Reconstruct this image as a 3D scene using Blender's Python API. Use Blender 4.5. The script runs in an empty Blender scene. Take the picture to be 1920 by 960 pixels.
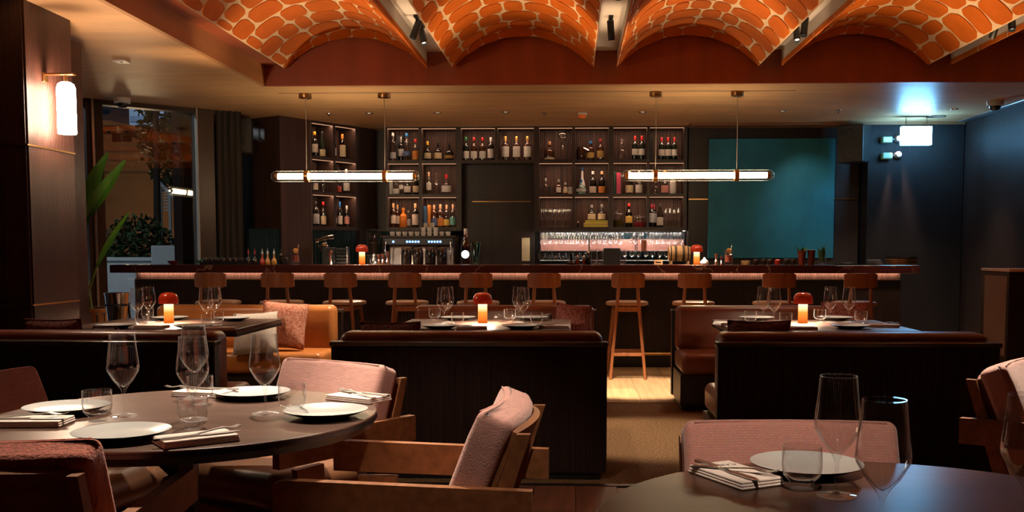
import bpy, bmesh, math, random
from mathutils import Vector, Matrix
R_ = math.radians
random.seed(7)
SC = bpy.context.scene
COL = SC.collection

# ------------------------------------------------------------------ camera
CAM_POS = Vector((0.0, 0.0, 1.26)); YAW = R_(1.9); PITCH = R_(4.0)
FPX = 35.0/36.0*1920; PPX, PPY = 1011.0, 599.6
cd = bpy.data.cameras.new('camera'); cam = bpy.data.objects.new('camera', cd); COL.objects.link(cam)
cd.lens = 35.0; cd.sensor_width = 36.0; cd.clip_start = 0.02; cd.clip_end = 200
cam.location = CAM_POS; cam.rotation_euler = (R_(90)-PITCH, 0, YAW)
cd.shift_x = -(PPX-960)/1920.0; cd.shift_y = (PPY-480)/1920.0
SC.camera = cam

# ------------------------------------------------------------------ world, exposure, big lights
w = bpy.data.worlds.new('world'); SC.world = w; w.use_nodes = True
bg = w.node_tree.nodes['Background']
bg.inputs[0].default_value = (0.10, 0.17, 0.30, 1); bg.inputs[1].default_value = 0.035
vs = SC.view_settings
vs.view_transform = 'Standard'; vs.look = 'None'; vs.gamma = 1.0; vs.exposure = 0.0
vs.use_curve_mapping = False
cy = SC.cycles
cy.use_denoising = True
cy.max_bounces = 8; cy.diffuse_bounces = 4; cy.glossy_bounces = 5; cy.transmission_bounces = 6
cy.transparent_max_bounces = 40
cy.sample_clamp_indirect = 3.0; cy.sample_clamp_direct = 0.0
cy.caustics_reflective = False; cy.caustics_refractive = False
cy.blur_glossy = 0.2

def light(name, kind, loc, energy, color=(1, .78, .55), target=None, size=.05, angle=60, blend=.4):
    d = bpy.data.lights.new(name, kind); o = bpy.data.objects.new(name, d); COL.objects.link(o)
    o.location = loc; d.energy = energy; d.color = color
    if kind in ('POINT', 'SPOT'): d.shadow_soft_size = size
    if kind == 'SPOT': d.spot_size = R_(angle); d.spot_blend = blend
    if target is not None:
        o.rotation_euler = (Vector(target)-Vector(loc)).to_track_quat('-Z', 'Y').to_euler()
    return o

WARM = (1.0, .80, .60); UPL = 270; DWN = 150
# ceiling track spotlights over the dining tables (cans are built below; some are added unseen fill)
SPOTS = [  # can position, target, watts, cone
 ((-1.2565, 3.9, 3.0), (-1.05, 3.05, .75), 520, 46),
 ((-1.2565, 5.0, 3.0), (-.95, 3.85, .75), 380, 34),
 ((.306, 1.0, 3.0), (.55, 2.68, .72), 300, 26),  # unseen fill spot added to brighten the basket-weave chair back
 ((1.8435, 5.0, 3.0), (1.95, 3.8, .75), 700, 34),
 ((-1.2565, 8.13, 3.0), (-2.10, 7.7, .60), 560, 34),
 ((-1.2565, 8.42, 3.0), (-.65, 7.2, .75), 150, 40),
 ((.306, 8.2, 3.0), (.60, 9.1, 0), 1500, 30),
 ((.306, 6.9, 3.0), (.55, 6.7, 0), 380, 34),
 ((1.8435, 8.13, 3.0), (1.5, 7.6, .60), 40, 44),
 ((1.8435, 8.42, 3.0), (1.7, 6.9, .75), 120, 40),
 ((3.4085, 8.0, 3.0), (3.2, 7.0, 0), 120, 40),
 ((3.4085, 8.3, 3.0), (3.8, 11.8, 0.4), 160, 40),
 ((.306, 3.9, 3.0), (-.35, 2.95, .6), 130, 30),
 ((.306, 2.1, 3.0), (-.22, 2.85, .68), 150, 26),  # unseen fill spot added for the side-on chair
 ((-1.2565, 1.7, 3.0), (-.85, 3.95, .75), 230, 30),  # unseen fill spot added to brighten the far pink chair
]
for i, (p, t, e, a) in enumerate(SPOTS):
    d_ = (Vector(t)-Vector((p[0], p[1], 3.05))).normalized(); light('spot_light', 'SPOT', Vector((p[0], p[1], 3.055))+d_*.115, e, WARM, t, .04, a, .55)

# ------------------------------------------------------------------ mesh helpers
def ray(px, py):
    F = Vector((-math.sin(YAW)*math.cos(PITCH), math.cos(YAW)*math.cos(PITCH), -math.sin(PITCH)))
    Rv = Vector((math.cos(YAW), math.sin(YAW), 0)); U = Rv.cross(F)
    return F + Rv*((px-PPX)/FPX) + U*((PPY-py)/FPX)
def at_y(px, py, Y): d = ray(px, py); return CAM_POS + d*(Y/d.y)      # point of the room at depth Y
def at_z(px, py, Z): d = ray(px, py); return CAM_POS + d*((Z-CAM_POS.z)/d.z)   # point of the room at height Z

class MB:
    def __init__(s): s.v = []; s.f = []
    def add(s, vs_, fs_, M=None):
        n = len(s.v)
        s.v += [tuple(M @ Vector(p)) for p in vs_] if M is not None else [tuple(p) for p in vs_]
        s.f += [tuple(i+n for i in q) for q in fs_]
        return s
    def box(s, x0, x1, y0, y1, z0, z1, c=0.0, M=None):
        """box, with chamfer c"""
        if c <= 0:
            V = [(x, y, z) for z in (z0, z1) for y in (y0, y1) for x in (x0, x1)]
            return s.add(V, [(0, 2, 3, 1), (4, 5, 7, 6), (0, 1, 5, 4), (2, 6, 7, 3), (0, 4, 6, 2), (1, 3, 7, 5)], M)
        bm = bmesh.new(); bmesh.ops.create_cube(bm, size=1)
        for v in bm.verts:
            v.co = Vector((x0 if v.co.x < 0 else x1, y0 if v.co.y < 0 else y1, z0 if v.co.z < 0 else z1))
        bmesh.ops.bevel(bm, geom=bm.edges[:], offset=c, segments=2, profile=.5, affect='EDGES', clamp_overlap=True)
        bm.verts.index_update()
        V = [v.co.copy() for v in bm.verts]; Fc = [[v.index for v in f.verts] for f in bm.faces]; bm.free()
        return s.add(V, Fc, M)
    def lathe(s, prof, seg=24, M=None, a0=0.0, a1=2*math.pi):
        """revolve (r, z) points about z; r = 0 ends close"""
        full = abs(a1-a0-2*math.pi) < 1e-6; V = []; Fc = []; rows = []
        for (r, z) in prof:
            if r < 1e-6 and full: rows.append([len(V)]); V.append((0, 0, z)); continue
            n = seg if full else seg+1; rows.append(list(range(len(V), len(V)+n)))
            for k in range(n):
                a = a0+(a1-a0)*k/seg; V.append((r*math.cos(a), r*math.sin(a), z))
        for A, B in zip(rows[:-1], rows[1:]):
            for k in range(seg):
                k2 = (k+1) % len(A) if full else k+1; j2 = (k+1) % len(B) if full else k+1
                if len(A) == 1 and len(B) == 1: continue
                if len(A) == 1: Fc.append((A[0], B[k], B[j2])) if False else Fc.append((A[0], B[j2], B[k])[::-1])
                elif len(B) == 1: Fc.append((A[k], A[k2], B[0]))
                else: Fc.append((A[k], A[k2], B[j2], B[k]))
        return s.add(V, Fc, M)
    def tube(s, pts, r, seg=8, M=None, caps=True):
        pts = [Vector(p) for p in pts]; n = len(pts); rr = r if isinstance(r, (list, tuple)) else [r]*n
        V = []; Fc = []
        d0 = (pts[1]-pts[0]).normalized(); up = Vector((0, 0, 1)) if abs(d0.z) < .9 else Vector((1, 0, 0))
        u = d0.cross(up).normalized()
        for i in range(n):
            d = (pts[min(i+1, n-1)]-pts[max(i-1, 0)]).normalized()
            u = (u-d*u.dot(d)).normalized(); v = d.cross(u)
            for k in range(seg):
                a = 2*math.pi*k/seg; V.append(pts[i]+(u*math.cos(a)+v*math.sin(a))*rr[i])
        for i in range(n-1):
            for k in range(seg):
                k2 = (k+1) % seg; Fc.append((i*seg+k, i*seg+k2, (i+1)*seg+k2, (i+1)*seg+k))
        if caps:
            Fc.append(tuple(range(seg))[::-1]); Fc.append(tuple((n-1)*seg+k for k in range(seg)))
        return s.add(V, Fc, M)
    def bar(s, a, b, w_, h_, side=None, c=0.0):
        """rectangular bar from a to b: w_ along 'side', h_ across"""
        a = Vector(a); b = Vector(b); d = (b-a); L = d.length; d.normalize()
        sd = Vector(side) if side else (Vector((1, 0, 0)) if abs(d.x) < .9 else Vector((0, 1, 0)))
        sd = (sd-d*sd.dot(d)).normalized(); t = d.cross(sd)
        M = Matrix(((sd.x, t.x, d.x, a.x), (sd.y, t.y, d.y, a.y), (sd.z, t.z, d.z, a.z), (0, 0, 0, 1)))
        return s.box(-w_/2, w_/2, -h_/2, h_/2, 0, L, c, M)
    def prism(s, poly, z0, z1, M=None):
        n = len(poly); V = [(x, y, z0) for x, y in poly]+[(x, y, z1) for x, y in poly]
        Fc = [tuple(range(n))[::-1], tuple(range(n, 2*n))]+[(k, (k+1) % n, n+(k+1) % n, n+k) for k in range(n)]
        return s.add(V, Fc, M)
    def pillow(s, sx, sy, sz, n=10, e=.35, M=None, corner=.0, seed=0):
        """soft cushion centred at 0: sx, sy half sizes, sz half thickness"""
        rnd = random.Random(seed); V = []; Fc = []
        ph = [rnd.uniform(0, 6.3) for _ in range(4)]
        for side in (1, -1):
            for j in range(n+1):
                for i in range(n+1):
                    a = -1+2*i/n; b = -1+2*j/n
                    pull = 1-corner*(1-abs(a)**4)*abs(b)**3*0-0.0
                    x = sx*a*(1-corner*(1-a*a)*0-corner*(1-b*b)*abs(a)**3); y = sy*b*(1-corner*(1-a*a)*abs(b)**3)
                    t = ((1-a**4)*(1-b**4))**e
                    wob = 1+.10*math.sin(3*a+ph[0])*math.sin(2.5*b+ph[1])
                    V.append((x, y, side*sz*t*wob))
        N = (n+1)**2
        for j in range(n):
            for i in range(n):
                q = j*(n+1)+i; A = (q, q+1, q+n+2, q+n+1); Fc.append(A); Fc.append(tuple(N+k for k in A[::-1]))
        m = [V, Fc]
        return s.add(V, Fc, M)
    def build(s, name, mat=None, parent=None, smooth=None, loc=None, rot=None, bevel=0):
        me = bpy.data.meshes.new(name); me.from_pydata(s.v, [], s.f)
        if mat: me.materials.append(mat)
        bm = bmesh.new(); bm.from_mesh(me)
        bmesh.ops.remove_doubles(bm, verts=bm.verts, dist=1e-5)
        bmesh.ops.recalc_face_normals(bm, faces=bm.faces); bm.to_mesh(me); bm.free()
        if smooth is not None:
            me.polygons.foreach_set('use_smooth', [True]*len(me.polygons))
            me.set_sharp_from_angle(angle=R_(smooth))
        o = bpy.data.objects.new(name, me); COL.objects.link(o)
        if parent is not None: o.parent = parent
        if loc is not None: o.location = loc
        if rot is not None: o.rotation_euler = rot
        return o

def tag(o, label, cat, group=None):
    o['label'] = label; o['category'] = cat
    if group: o['group'] = group
    return o
def thing(name, label, cat, loc=(0, 0, 0), rz=0.0, group=None):
    o = bpy.data.objects.new(name, None); COL.objects.link(o); o.empty_display_size = .05
    o.location = loc; o.rotation_euler = (0, 0, rz)
    return tag(o, label, cat, group)
KIDS = {}
def dup(root, loc, rz=0.0, label=None, group=None, scale=None):
    def cp(o, par):
        c = o.copy(); COL.objects.link(c)
        if par is not None: c.parent = par
        for ch in o.children: cp(ch, c)
        return c
    r = cp(root, None); r.location = loc; r.rotation_euler = (0, 0, rz)
    if scale: r.scale = scale if isinstance(scale, (tuple, list)) else (scale,)*3
    if label: r['label'] = label
    if group: r['group'] = group
    return r
def struct(o, label=None):
    o['kind'] = 'structure'
    if label: o['label'] = label
    return o

# ------------------------------------------------------------------ materials
MATS = {}
def nodes(name):
    m = bpy.data.materials.new(name); m.use_nodes = True; nt = m.node_tree
    return m, nt, nt.nodes['Principled BSDF']
def mat(name, base, rough=.5, metal=0.0, spec=.5, var=0.0, vscale=(8, 8, 8), bump=0.0, bscale=40.0, flute=None, coat=0.0,
        emit=None, estr=0.0, sheen=0.0, base2=None, trans=0.0, rvar=0.0, sub=0.0):
    """principled + noise colour variation + noise bump; flute=(axis, ribs per metre, depth) adds reeding relief"""
    if name in MATS: return MATS[name]
    m, nt, b = nodes(name); N = nt.nodes; L = nt.links
    b.inputs['Base Color'].default_value = (*base, 1); b.inputs['Roughness'].default_value = rough
    b.inputs['Metallic'].default_value = metal; b.inputs['Specular IOR Level'].default_value = spec
    b.inputs['Coat Weight'].default_value = coat; b.inputs['Coat Roughness'].default_value = .12
    b.inputs['Sheen Weight'].default_value = sheen; b.inputs['Transmission Weight'].default_value = trans
    b.inputs['Subsurface Weight'].default_value = sub
    if emit: b.inputs['Emission Color'].default_value = (*emit, 1); b.inputs['Emission Strength'].default_value = estr
    tc = N.new('ShaderNodeTexCoord')
    if var or base2:
        mp = N.new('ShaderNodeMapping'); mp.inputs['Scale'].default_value = vscale
        nz = N.new('ShaderNodeTexNoise'); nz.inputs['Scale'].default_value = 1.0; nz.inputs['Detail'].default_value = 5
        L.new(tc.outputs['Object'], mp.inputs[0]); L.new(mp.outputs[0], nz.inputs['Vector'])
        rp = N.new('ShaderNodeValToRGB'); rp.color_ramp.elements[0].position = .3; rp.color_ramp.elements[1].position = .7
        c2 = base2 or tuple(min(1, c*(1+var)) for c in base); c1 = base if base2 else tuple(c*(1-var) for c in base)
        rp.color_ramp.elements[0].color = (*c1, 1); rp.color_ramp.elements[1].color = (*c2, 1)
        L.new(nz.outputs['Fac'], rp.inputs[0]); L.new(rp.outputs[0], b.inputs['Base Color'])
        if rvar:
            mr = N.new('ShaderNodeMapRange'); mr.inputs['To Min'].default_value = rough-rvar; mr.inputs['To Max'].default_value = rough+rvar
            L.new(nz.outputs['Fac'], mr.inputs[0]); L.new(mr.outputs[0], b.inputs['Roughness'])
    last = None
    if bump:
        bz = N.new('ShaderNodeTexNoise'); bz.inputs['Scale'].default_value = bscale; bz.inputs['Detail'].default_value = 4
        L.new(tc.outputs['Object'], bz.inputs['Vector'])
        bp = N.new('ShaderNodeBump'); bp.inputs['Strength'].default_value = bump; bp.inputs['Distance'].default_value = .01
        L.new(bz.outputs['Fac'], bp.inputs['Height']); last = bp
    if flute:
        ax, per, dep = flute
        wv = N.new('ShaderNodeTexWave'); wv.wave_type = 'BANDS'; wv.bands_direction = ax; wv.wave_profile = 'SIN'
        wv.inputs['Scale'].default_value = per*.314; wv.inputs['Distortion'].default_value = .0
        L.new(tc.outputs['Object'], wv.inputs['Vector'])
        bp = N.new('ShaderNodeBump'); bp.inputs['Strength'].default_value = 1.0; bp.inputs['Distance'].default_value = dep
        L.new(wv.outputs['Fac'], bp.inputs['Height'])
        if last: L.new(last.outputs[0], bp.inputs['Normal'])
        last = bp
    if last: L.new(last.outputs[0], b.inputs['Normal'])
    MATS[name] = m
    return m
def emis(name, col, strength):
    if name in MATS: return MATS[name]
    m = bpy.data.materials.new(name); m.use_nodes = True; nt = m.node_tree; nt.nodes.clear()
    e = nt.nodes.new('ShaderNodeEmission'); o = nt.nodes.new('ShaderNodeOutputMaterial')
    e.inputs[0].default_value = (*col, 1); e.inputs[1].default_value = strength
    nt.links.new(e.outputs[0], o.inputs[0]); MATS[name] = m
    return m
def thin_glass(name, tint=(.97, .97, .97), refl=1.0, rough=.02, edge=.9):
    """clear thin glass: see-through, mirrors more at grazing angles"""
    if name in MATS: return MATS[name]
    m = bpy.data.materials.new(name); m.use_nodes = True; nt = m.node_tree; nt.nodes.clear(); N = nt.nodes; L = nt.links
    t = N.new('ShaderNodeBsdfTransparent'); g = N.new('ShaderNodeBsdfGlossy'); mx = N.new('ShaderNodeMixShader')
    lw = N.new('ShaderNodeLayerWeight'); lw.inputs[0].default_value = .5; o = N.new('ShaderNodeOutputMaterial')
    pw = N.new('ShaderNodeMath'); pw.operation = 'POWER'; pw.inputs[1].default_value = 4.5
    ml = N.new('ShaderNodeMath'); ml.operation = 'MULTIPLY_ADD'; ml.inputs[1].default_value = .9*refl; ml.inputs[2].default_value = .055*refl; ml.use_clamp = True
    t.inputs[0].default_value = (*tint, 1); g.inputs[0].default_value = (1, 1, 1, 1); g.inputs['Roughness'].default_value = rough
    L.new(lw.outputs['Facing'], pw.inputs[0]); L.new(pw.outputs[0], ml.inputs[0]); L.new(ml.outputs[0], mx.inputs[0]); L.new(t.outputs[0], mx.inputs[1]); L.new(g.outputs[0], mx.inputs[2])
    df = N.new('ShaderNodeBsdfTranslucent'); d2 = N.new('ShaderNodeBsdfDiffuse'); ad = N.new('ShaderNodeMixShader'); ad.inputs[0].default_value = .5   # white edge painted in for bright glints where the wall is end-on
    df.inputs[0].default_value = (.9, .9, .9, 1); d2.inputs[0].default_value = (.9, .9, .9, 1); L.new(df.outputs[0], ad.inputs[1]); L.new(d2.outputs[0], ad.inputs[2])
    p5 = N.new('ShaderNodeMath'); p5.operation = 'POWER'; p5.inputs[1].default_value = 9.0; m5 = N.new('ShaderNodeMath'); m5.operation = 'MULTIPLY'; m5.inputs[1].default_value = edge
    L.new(lw.outputs['Facing'], p5.inputs[0]); L.new(p5.outputs[0], m5.inputs[0]); m2 = N.new('ShaderNodeMixShader')
    L.new(m5.outputs[0], m2.inputs[0]); L.new(mx.outputs[0], m2.inputs[1]); L.new(ad.outputs[0], m2.inputs[2])
    L.new(m2.outputs[0], o.inputs[0]); MATS[name] = m
    return m

DARK = mat('reeded_dark_oak', (.022, .010, .007), .42, var=.45, vscale=(60, 60, 1.2), flute=('X', 75, .004), bump=.15, bscale=80)
DARKY = mat('reeded_dark_oak_side', (.020, .014, .013), .36, var=.6, vscale=(60, 60, 1.2), flute=('Y', 90, .0025), bump=.15, bscale=80)
COLM = mat('reeded_red_brown_oak', (.052, .017, .011), .40, var=.45, vscale=(70, 70, 1.0), flute=('Y', 118, .0022), bump=.15, bscale=60)
COLMX = mat('reeded_red_brown_oak_front', (.052, .017, .011), .40, var=.45, vscale=(70, 70, 1.0), flute=('X', 118, .0022), bump=.15, bscale=60)
PLAIN = mat('dark_stained_panel', (.020, .011, .008), .45, var=.35, vscale=(12, 12, .8))
BLACK = mat('black_lacquer', (.006, .005, .005), .35)
BEAMW = mat('red_brown_veneer', (.36, .080, .024), .42, var=.14, vscale=(7, 7, .5))
CEILW = mat('pale_oak_veneer_ceiling', (.74, .43, .21), .42, var=.13, vscale=(1.2, 5.5, 5), bump=.02, bscale=15, rvar=.06)
WHITE = mat('white_plaster', (.74, .70, .66), .7)
BRASS = mat('aged_brass', (.62, .34, .13), .28, metal=1.0)
STEEL = mat('brushed_steel', (.62, .60, .58), .22, metal=1.0, bump=.05, bscale=120)
CHROME = mat('polished_steel', (.80, .78, .76), .08, metal=1.0)
BLKMET = mat('black_metal', (.012, .012, .012), .4, metal=.3)
BRICK = mat('terracotta_orange', (.60, .140, .010), .75, spec=.15, var=.16, vscale=(3, 3, 3), bump=.06, bscale=50)
CREAM = mat('cream_mortar', (.86, .66, .42), .75, var=.06, vscale=(5, 5, 5))
# ================================================================== structure
# ---- floors: oak boards by the bar, carpet aisle, reddish boards in front
def planks(name, x0, x1, y0, y1, wd, ln, cols, rough, gap=.003, z=0.0, rows_y=False):
    base = MB().box(x0, x1, y0, y1, z-.06, z-.008).build(name, mat('floor_joint_dark', (.02, .012, .008), .8))
    struct(base)
    ms = [mat('%s_board_%d' % (name, i), c, rough, var=.22, vscale=(30, 1.5, 3) if not rows_y else (1.5, 30, 3), bump=.05, bscale=30) for i, c in enumerate(cols)]
    shared = {}
    rnd = random.Random(3); n = int(round((x1-x0)/wd)); k = 0
    for i in range(n):
        y = y0-rnd.uniform(0, ln*.8)
        while y < y1:
            ya = max(y, y0); yb = min(y+ln, y1); y += ln
            if yb-ya < .05: continue
            xa = x0+i*wd
            o = MB().box(xa+gap/2, xa+wd-gap/2, ya+gap/2, yb-gap/2, z-.02, z, 0).build('plank', ms[rnd.randrange(len(ms))], base)
planks('floor', -5.2, 4.9, 8.22, 13.2, .34, 1.9, [(.44, .27, .13), (.50, .31, .15), (.40, .245, .12)], .42)
planks('floor_front', -4.6, 4.9, -1.2, 5.26, .22, 1.5, [(.17, .062, .034), (.20, .075, .04), (.145, .052, .03)], .40)
CARPET = mat('brown_carpet', (.20, .115, .055), .95, var=.5, vscale=(70, 70, 70), bump=.5, bscale=220, spec=.1)
struct(MB().box(-5.2, 4.9, 5.30, 8.20, -.06, 0).build('floor_carpet', CARPET))
struct(MB().box(-5.2, 4.9, 5.258, 5.302, -.06, .004).build('trim_1', mat('floor_strip_dark', (.03, .014, .01), .35)))
struct(MB().box(-5.2, 4.9, 8.196, 8.224, -.06, .003).build('trim_2', BRASS))

# ---- lower ceiling (soffit) around the vaulted recess
SOFF = 2.83
sb = MB(); sb.prism([(-2.99, -1.5), (-2.99, 9.62), (-4.35, 10.95), (-6.3, 9.262), (-6.3, -1.5)], SOFF, SOFF+.04)
sb.prism([(-2.99, 9.62), (5.2, 9.62), (5.2, 13.4), (-2.6, 13.4), (-4.5, 12.4), (-4.04, 11.219), (-4.35, 10.95)], SOFF, SOFF+.04)
struct(sb.build('ceiling', CEILW))
struct(MB().box(-2.99, -2.95, -1.5, 9.574, SOFF, 3.6).build('wall_recess_side', mat('amber_veneer', (.52, .26, .11), .42, var=.14, vscale=(7, .6, 7))))
struct(MB().box(-2.99, 5.2, 9.575, 9.62, SOFF, 3.6).build('wall_recess_end', BEAMW))
struct(MB().box(-2.99, 5.2, -1.5, 9.6, 3.56, 3.6).build('ceiling_recess', WHITE))
struct(MB().box(5.16, 5.2, -1.5, 9.6, SOFF, 3.6).build('wall_recess_right', BEAMW))
# shadow gap seam across the ceiling above the pendants
struct(MB().box(-2.95, 2.2, 10.02, 10.03, SOFF-.002, SOFF+.01).build('trim_3', mat('dark_seam', (.06, .025, .012), .6)))

# ---- the five brick vaults
SPR = 2.98; VEND = 9.52
def arch(u, half, rise):
    r = (half*half+rise*rise)/(2*rise); tm = math.asin(half/r)
    return r*math.sin(u*tm), SPR+r*math.cos(u*tm)-(r-rise)
def vault(idx, xl, xr, seed):
    rnd = random.Random(seed); xc = (xl+xr)/2; half = (xr-xl)/2
    def S(u, y, off=0.0):
        x, z = arch(u, half, .35)
        if y > VEND-.10:
            k = min(1, (y-(VEND-.10))/.10); x2, z2 = arch(u, half, .29); x = x+(x2-x)*k; z = z+(z2-z)*k
        e = 1e-3; xa, za = arch(u-e, half, .35); xb, zb = arch(u+e, half, .35)
        nx, nz = (zb-za), -(xb-xa); l = math.hypot(nx, nz)
        return (xc+x+nx/l*off, y, z+nz/l*off)
    # shell: inner face + outer face, 4 cm thick
    root = thing('brick_vault', None, 'ceiling vault'); del root['label']; del root['category']
    root['kind'] = 'structure'
    ys = [-1.2, 2, 5, 7, 8.5, VEND-.10, VEND]; n = 24; V = []; Fc = []
    for y in ys:
        for i in range(n+1): V.append(S(-1+2*i/n, y))
    for y in ys:
        for i in range(n+1):
            p = S(-1+2*i/n, y, 0); V.append((p[0], p[1], p[2]+.05))
    K = len(ys)*(n+1)
    for j in range(len(ys)-1):
        for i in range(n):
            q = j*(n+1)+i; Fc.append((q, q+1, q+n+2, q+n+1)); Fc.append((K+q, K+q+n+1, K+q+n+2, K+q+1))
        for i in (0, n):
            q = j*(n+1)+i; Fc.append((q, q+n+1, K+q+n+1, K+q))
    for j in (0, len(ys)-1):
        for i in range(n):
            q = j*(n+1)+i; Fc.append((q, q+1, K+q+1, K+q))
    MB().add(V, Fc).build('vault_shell', CREAM, root, 35)
    # bricks: rounded blocks laid in courses across the arch
    r = (half*half+.35*.35)/.7; arc = 2*r*math.asin(half/r)
    stuff = MB(); T = .007
    def brick(u0, u1, y0, y1):
        m = 8; V = []; Fc = []
        ex = .30*min(1, .25/(abs(u1-u0)*arc/2)); k0 = rnd.uniform(.85, 1.1)
        skew = rnd.uniform(-.018, .018)
        for i in range(m+1):
            t = -1+2*i/m; tt = math.sin(t*math.pi/2)
            hh = (1-abs(tt)**(6.0*k0))**(1/2.4) if abs(tt) < 1 else 0.0
            hh = max(hh, .50)
            u = (u0+u1)/2+(u1-u0)/2*tt; yc = (y0+y1)/2+skew*tt; hy = (y1-y0)/2*hh
            for yy in (yc-hy, yc+hy):
                yy = min(yy, VEND-.001)
                V.append(S(u, yy, 0)); V.append(S(u, yy, T))
        for i in range(m):
            a = i*4; b_ = a+4
            Fc += [(a+1, b_+1, b_+3, a+3), (a, b_, b_+1, a+1), (a+2, a+3, b_+3, b_+2)]
        Fc += [(0, 1, 3, 2), (m*4, m*4+2, m*4+3, m*4+1)]
        return V, Fc
    # rim course on the lip at the end of the vault
    rows = [(VEND-.098, VEND)]
    y = VEND-.10
    while y > -1.0:
        d = rnd.uniform(.29, .38); rows.append((y-d, y)); y -= d
    for ri, (ya, yb) in enumerate(rows):
        u = -1+.0; first = True
        ph = rnd.uniform(.4, 1)
        while u < .995:
            wd = (rnd.choice([.16, .19, .23, .28, .31])+rnd.uniform(-.02, .02))*2/arc*(ph if first else 1); first = False
            u2 = u+wd
            if u2 > .9: u2 = 1.0
            g = .044/arc; gy = .020
            if ri == 0: g, gy = .012/arc, .002
            V, Fc = brick(u+g/2, u2-g/2, ya+gy/2+(0 if ri == 0 else rnd.uniform(0, .008)), yb-gy/2-(0 if ri == 0 else rnd.uniform(0, .008)))
            if yb > 6.35: MB().add(V, Fc).build('brick', BRICK, root, 40)
            else: stuff.add(V, Fc)
            u = u2
    o = stuff.build('brickwork', BRICK, root, 40); o['kind'] = 'stuff'
    # edge bricks on the thin vertical edge of each side
    for sx, x in ((-1, xl), (1, xr)):
        y = VEND
        while y > -1.0:
            L_ = rnd.uniform(.50, .68)
            if y > 6.2:
                MB().box(x-.004 if sx < 0 else x-.001, x+.001 if sx < 0 else x+.004, max(y-L_, -1)+.012, y-.012, SPR+.002, SPR+.045, .0015).build('edge_brick', BRICK, root)
            y -= L_
    return root
VX = [(-2.734, -1.378), (-1.135, .196), (.416, 1.737), (1.95, 3.306), (3.511, 4.86)]
for i, (a, b_) in enumerate(VX): vault(i, a, b_, 20+i)
# white lighting channels between the vaults
for i, (a, b_) in enumerate([(-1.378, -1.135), (.196, .416), (1.737, 1.95), (3.306, 3.511)]):
    ch = MB(); ch.box(a-.03, b_+.03, -1.2, 9.57, 3.14, 3.16)
    ch.box(a-.03, a+.0, -1.2, VEND, SPR+.052, 3.14); ch.box(b_, b_+.03, -1.2, VEND, SPR+.052, 3.14)
    struct(ch.build('trim_%d' % (4+i), WHITE))
struct(MB().box(-2.95, -2.734, -1.2, 9.57, 3.02, 3.04).build('trim_8', BEAMW))
struct(MB().box(4.86, 5.16, -1.2, 9.57, 3.02, 3.04).build('trim_9', BEAMW))

# ---- back wall, right wall, and dark bays
struct(MB().box(-2.9, 5.2, 13.16, 13.3, 0, SOFF).build('wall_back', PLAIN))
# shallow flat panel of the back wall right of the shelves, flush with the shelf fronts
struct(MB().box(1.475, 3.62, 12.80, 13.155, 0, SOFF).build('wall_back_panel', PLAIN))
struct(MB().box(3.64, 4.80, 12.50, 13.155, 0, SOFF).build('wall_back_right', mat('near_black_panel', (.006, .005, .006), .55, spec=.3, flute=('X', 90, .002))))
struct(MB().box(4.81, 5.0, 4.4, 13.3, 0, SOFF).build('wall_right', DARKY))
for i, (a, b_) in enumerate([(1.478, 1.72), (3.31, 3.60)]):
    struct(MB().box(a, b_, 12.785, 12.80, 1.90, 1.912).build('trim_%d' % (10+i), BRASS))
struct(MB().box(1.46, 4.8, 12.46, 12.80, SOFF-.035, SOFF-.001).build('trim_12', mat('walnut_edge', (.22, .10, .04), .4)))
# slot light along the right wall's ceiling edge (unlit aluminium profile)
struct(MB().box(4.70, 4.80, 6.0, 12.45, SOFF-.012, SOFF-.0005, .003).build('trim_13', mat('aluminium_profile', (.5, .5, .52), .3, metal=.8)))

# ---- left side: window wall (diagonal), mullions, curtain bay, pier
WA = Vector((-5.70, 9.78, 0)); WB = Vector((-4.04, 11.219, 0))
wd_ = (WB-WA); wl = wd_.length; wang = math.atan2(wd_.y, wd_.x)
def wloc(px_, z=1.0):      # distance along the window wall of a sight line
    d = ray(px_, 300); t = (WA.x*wd_.y-WA.y*wd_.x)/(d.x*wd_.y-d.y*wd_.x)
    p = CAM_POS+d*t; return (p-Vector((WA.x, WA.y, p.z))).dot(wd_.normalized())
FRAME = mat('bronze_window_frame', (.055, .032, .022), .38, metal=.2)
wroot = thing('window_1', None, 'window', WA, wang); del wroot['label']; del wroot['category']; wroot['kind'] = 'structure'
m0, m1, m2, m3 = wloc(160), wloc(192), wloc(368), wloc(402)
MB().box(m0, m1, -.06, .10, 0, SOFF, .004).build('mullion', FRAME, wroot)
MB().box(m0+.05, m0+.075, -.085, -.06, 0, SOFF, .002).build('mullion_edge', STEEL, wroot)
MB().box(m2, m3-.02, -.06, .10, 0, SOFF, .004).build('mullion', FRAME, wroot)
MB().box(m2-.012, m2, -.07, .0, 0, SOFF, .002).build('mullion_edge', mat('pale_seal', (.5, .46, .40), .5), wroot)
MB().box(-1.5, m3, -.05, .09, 0, .06, .004).build('sill', FRAME, wroot)
MB().box(-1.5, m3, -.05, .09, SOFF-.05, SOFF, .004).build('head', FRAME, wroot)
WGL = thin_glass('window_glass', (.84, .87, .89), 1.5, edge=0.0)
MB().box(m1, m2, .015, .025, .06, SOFF-.05).build('pane', WGL, wroot)
MB().box(-1.5, m0, .015, .025, .06, SOFF-.05).build('pane', WGL, wroot)
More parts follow.
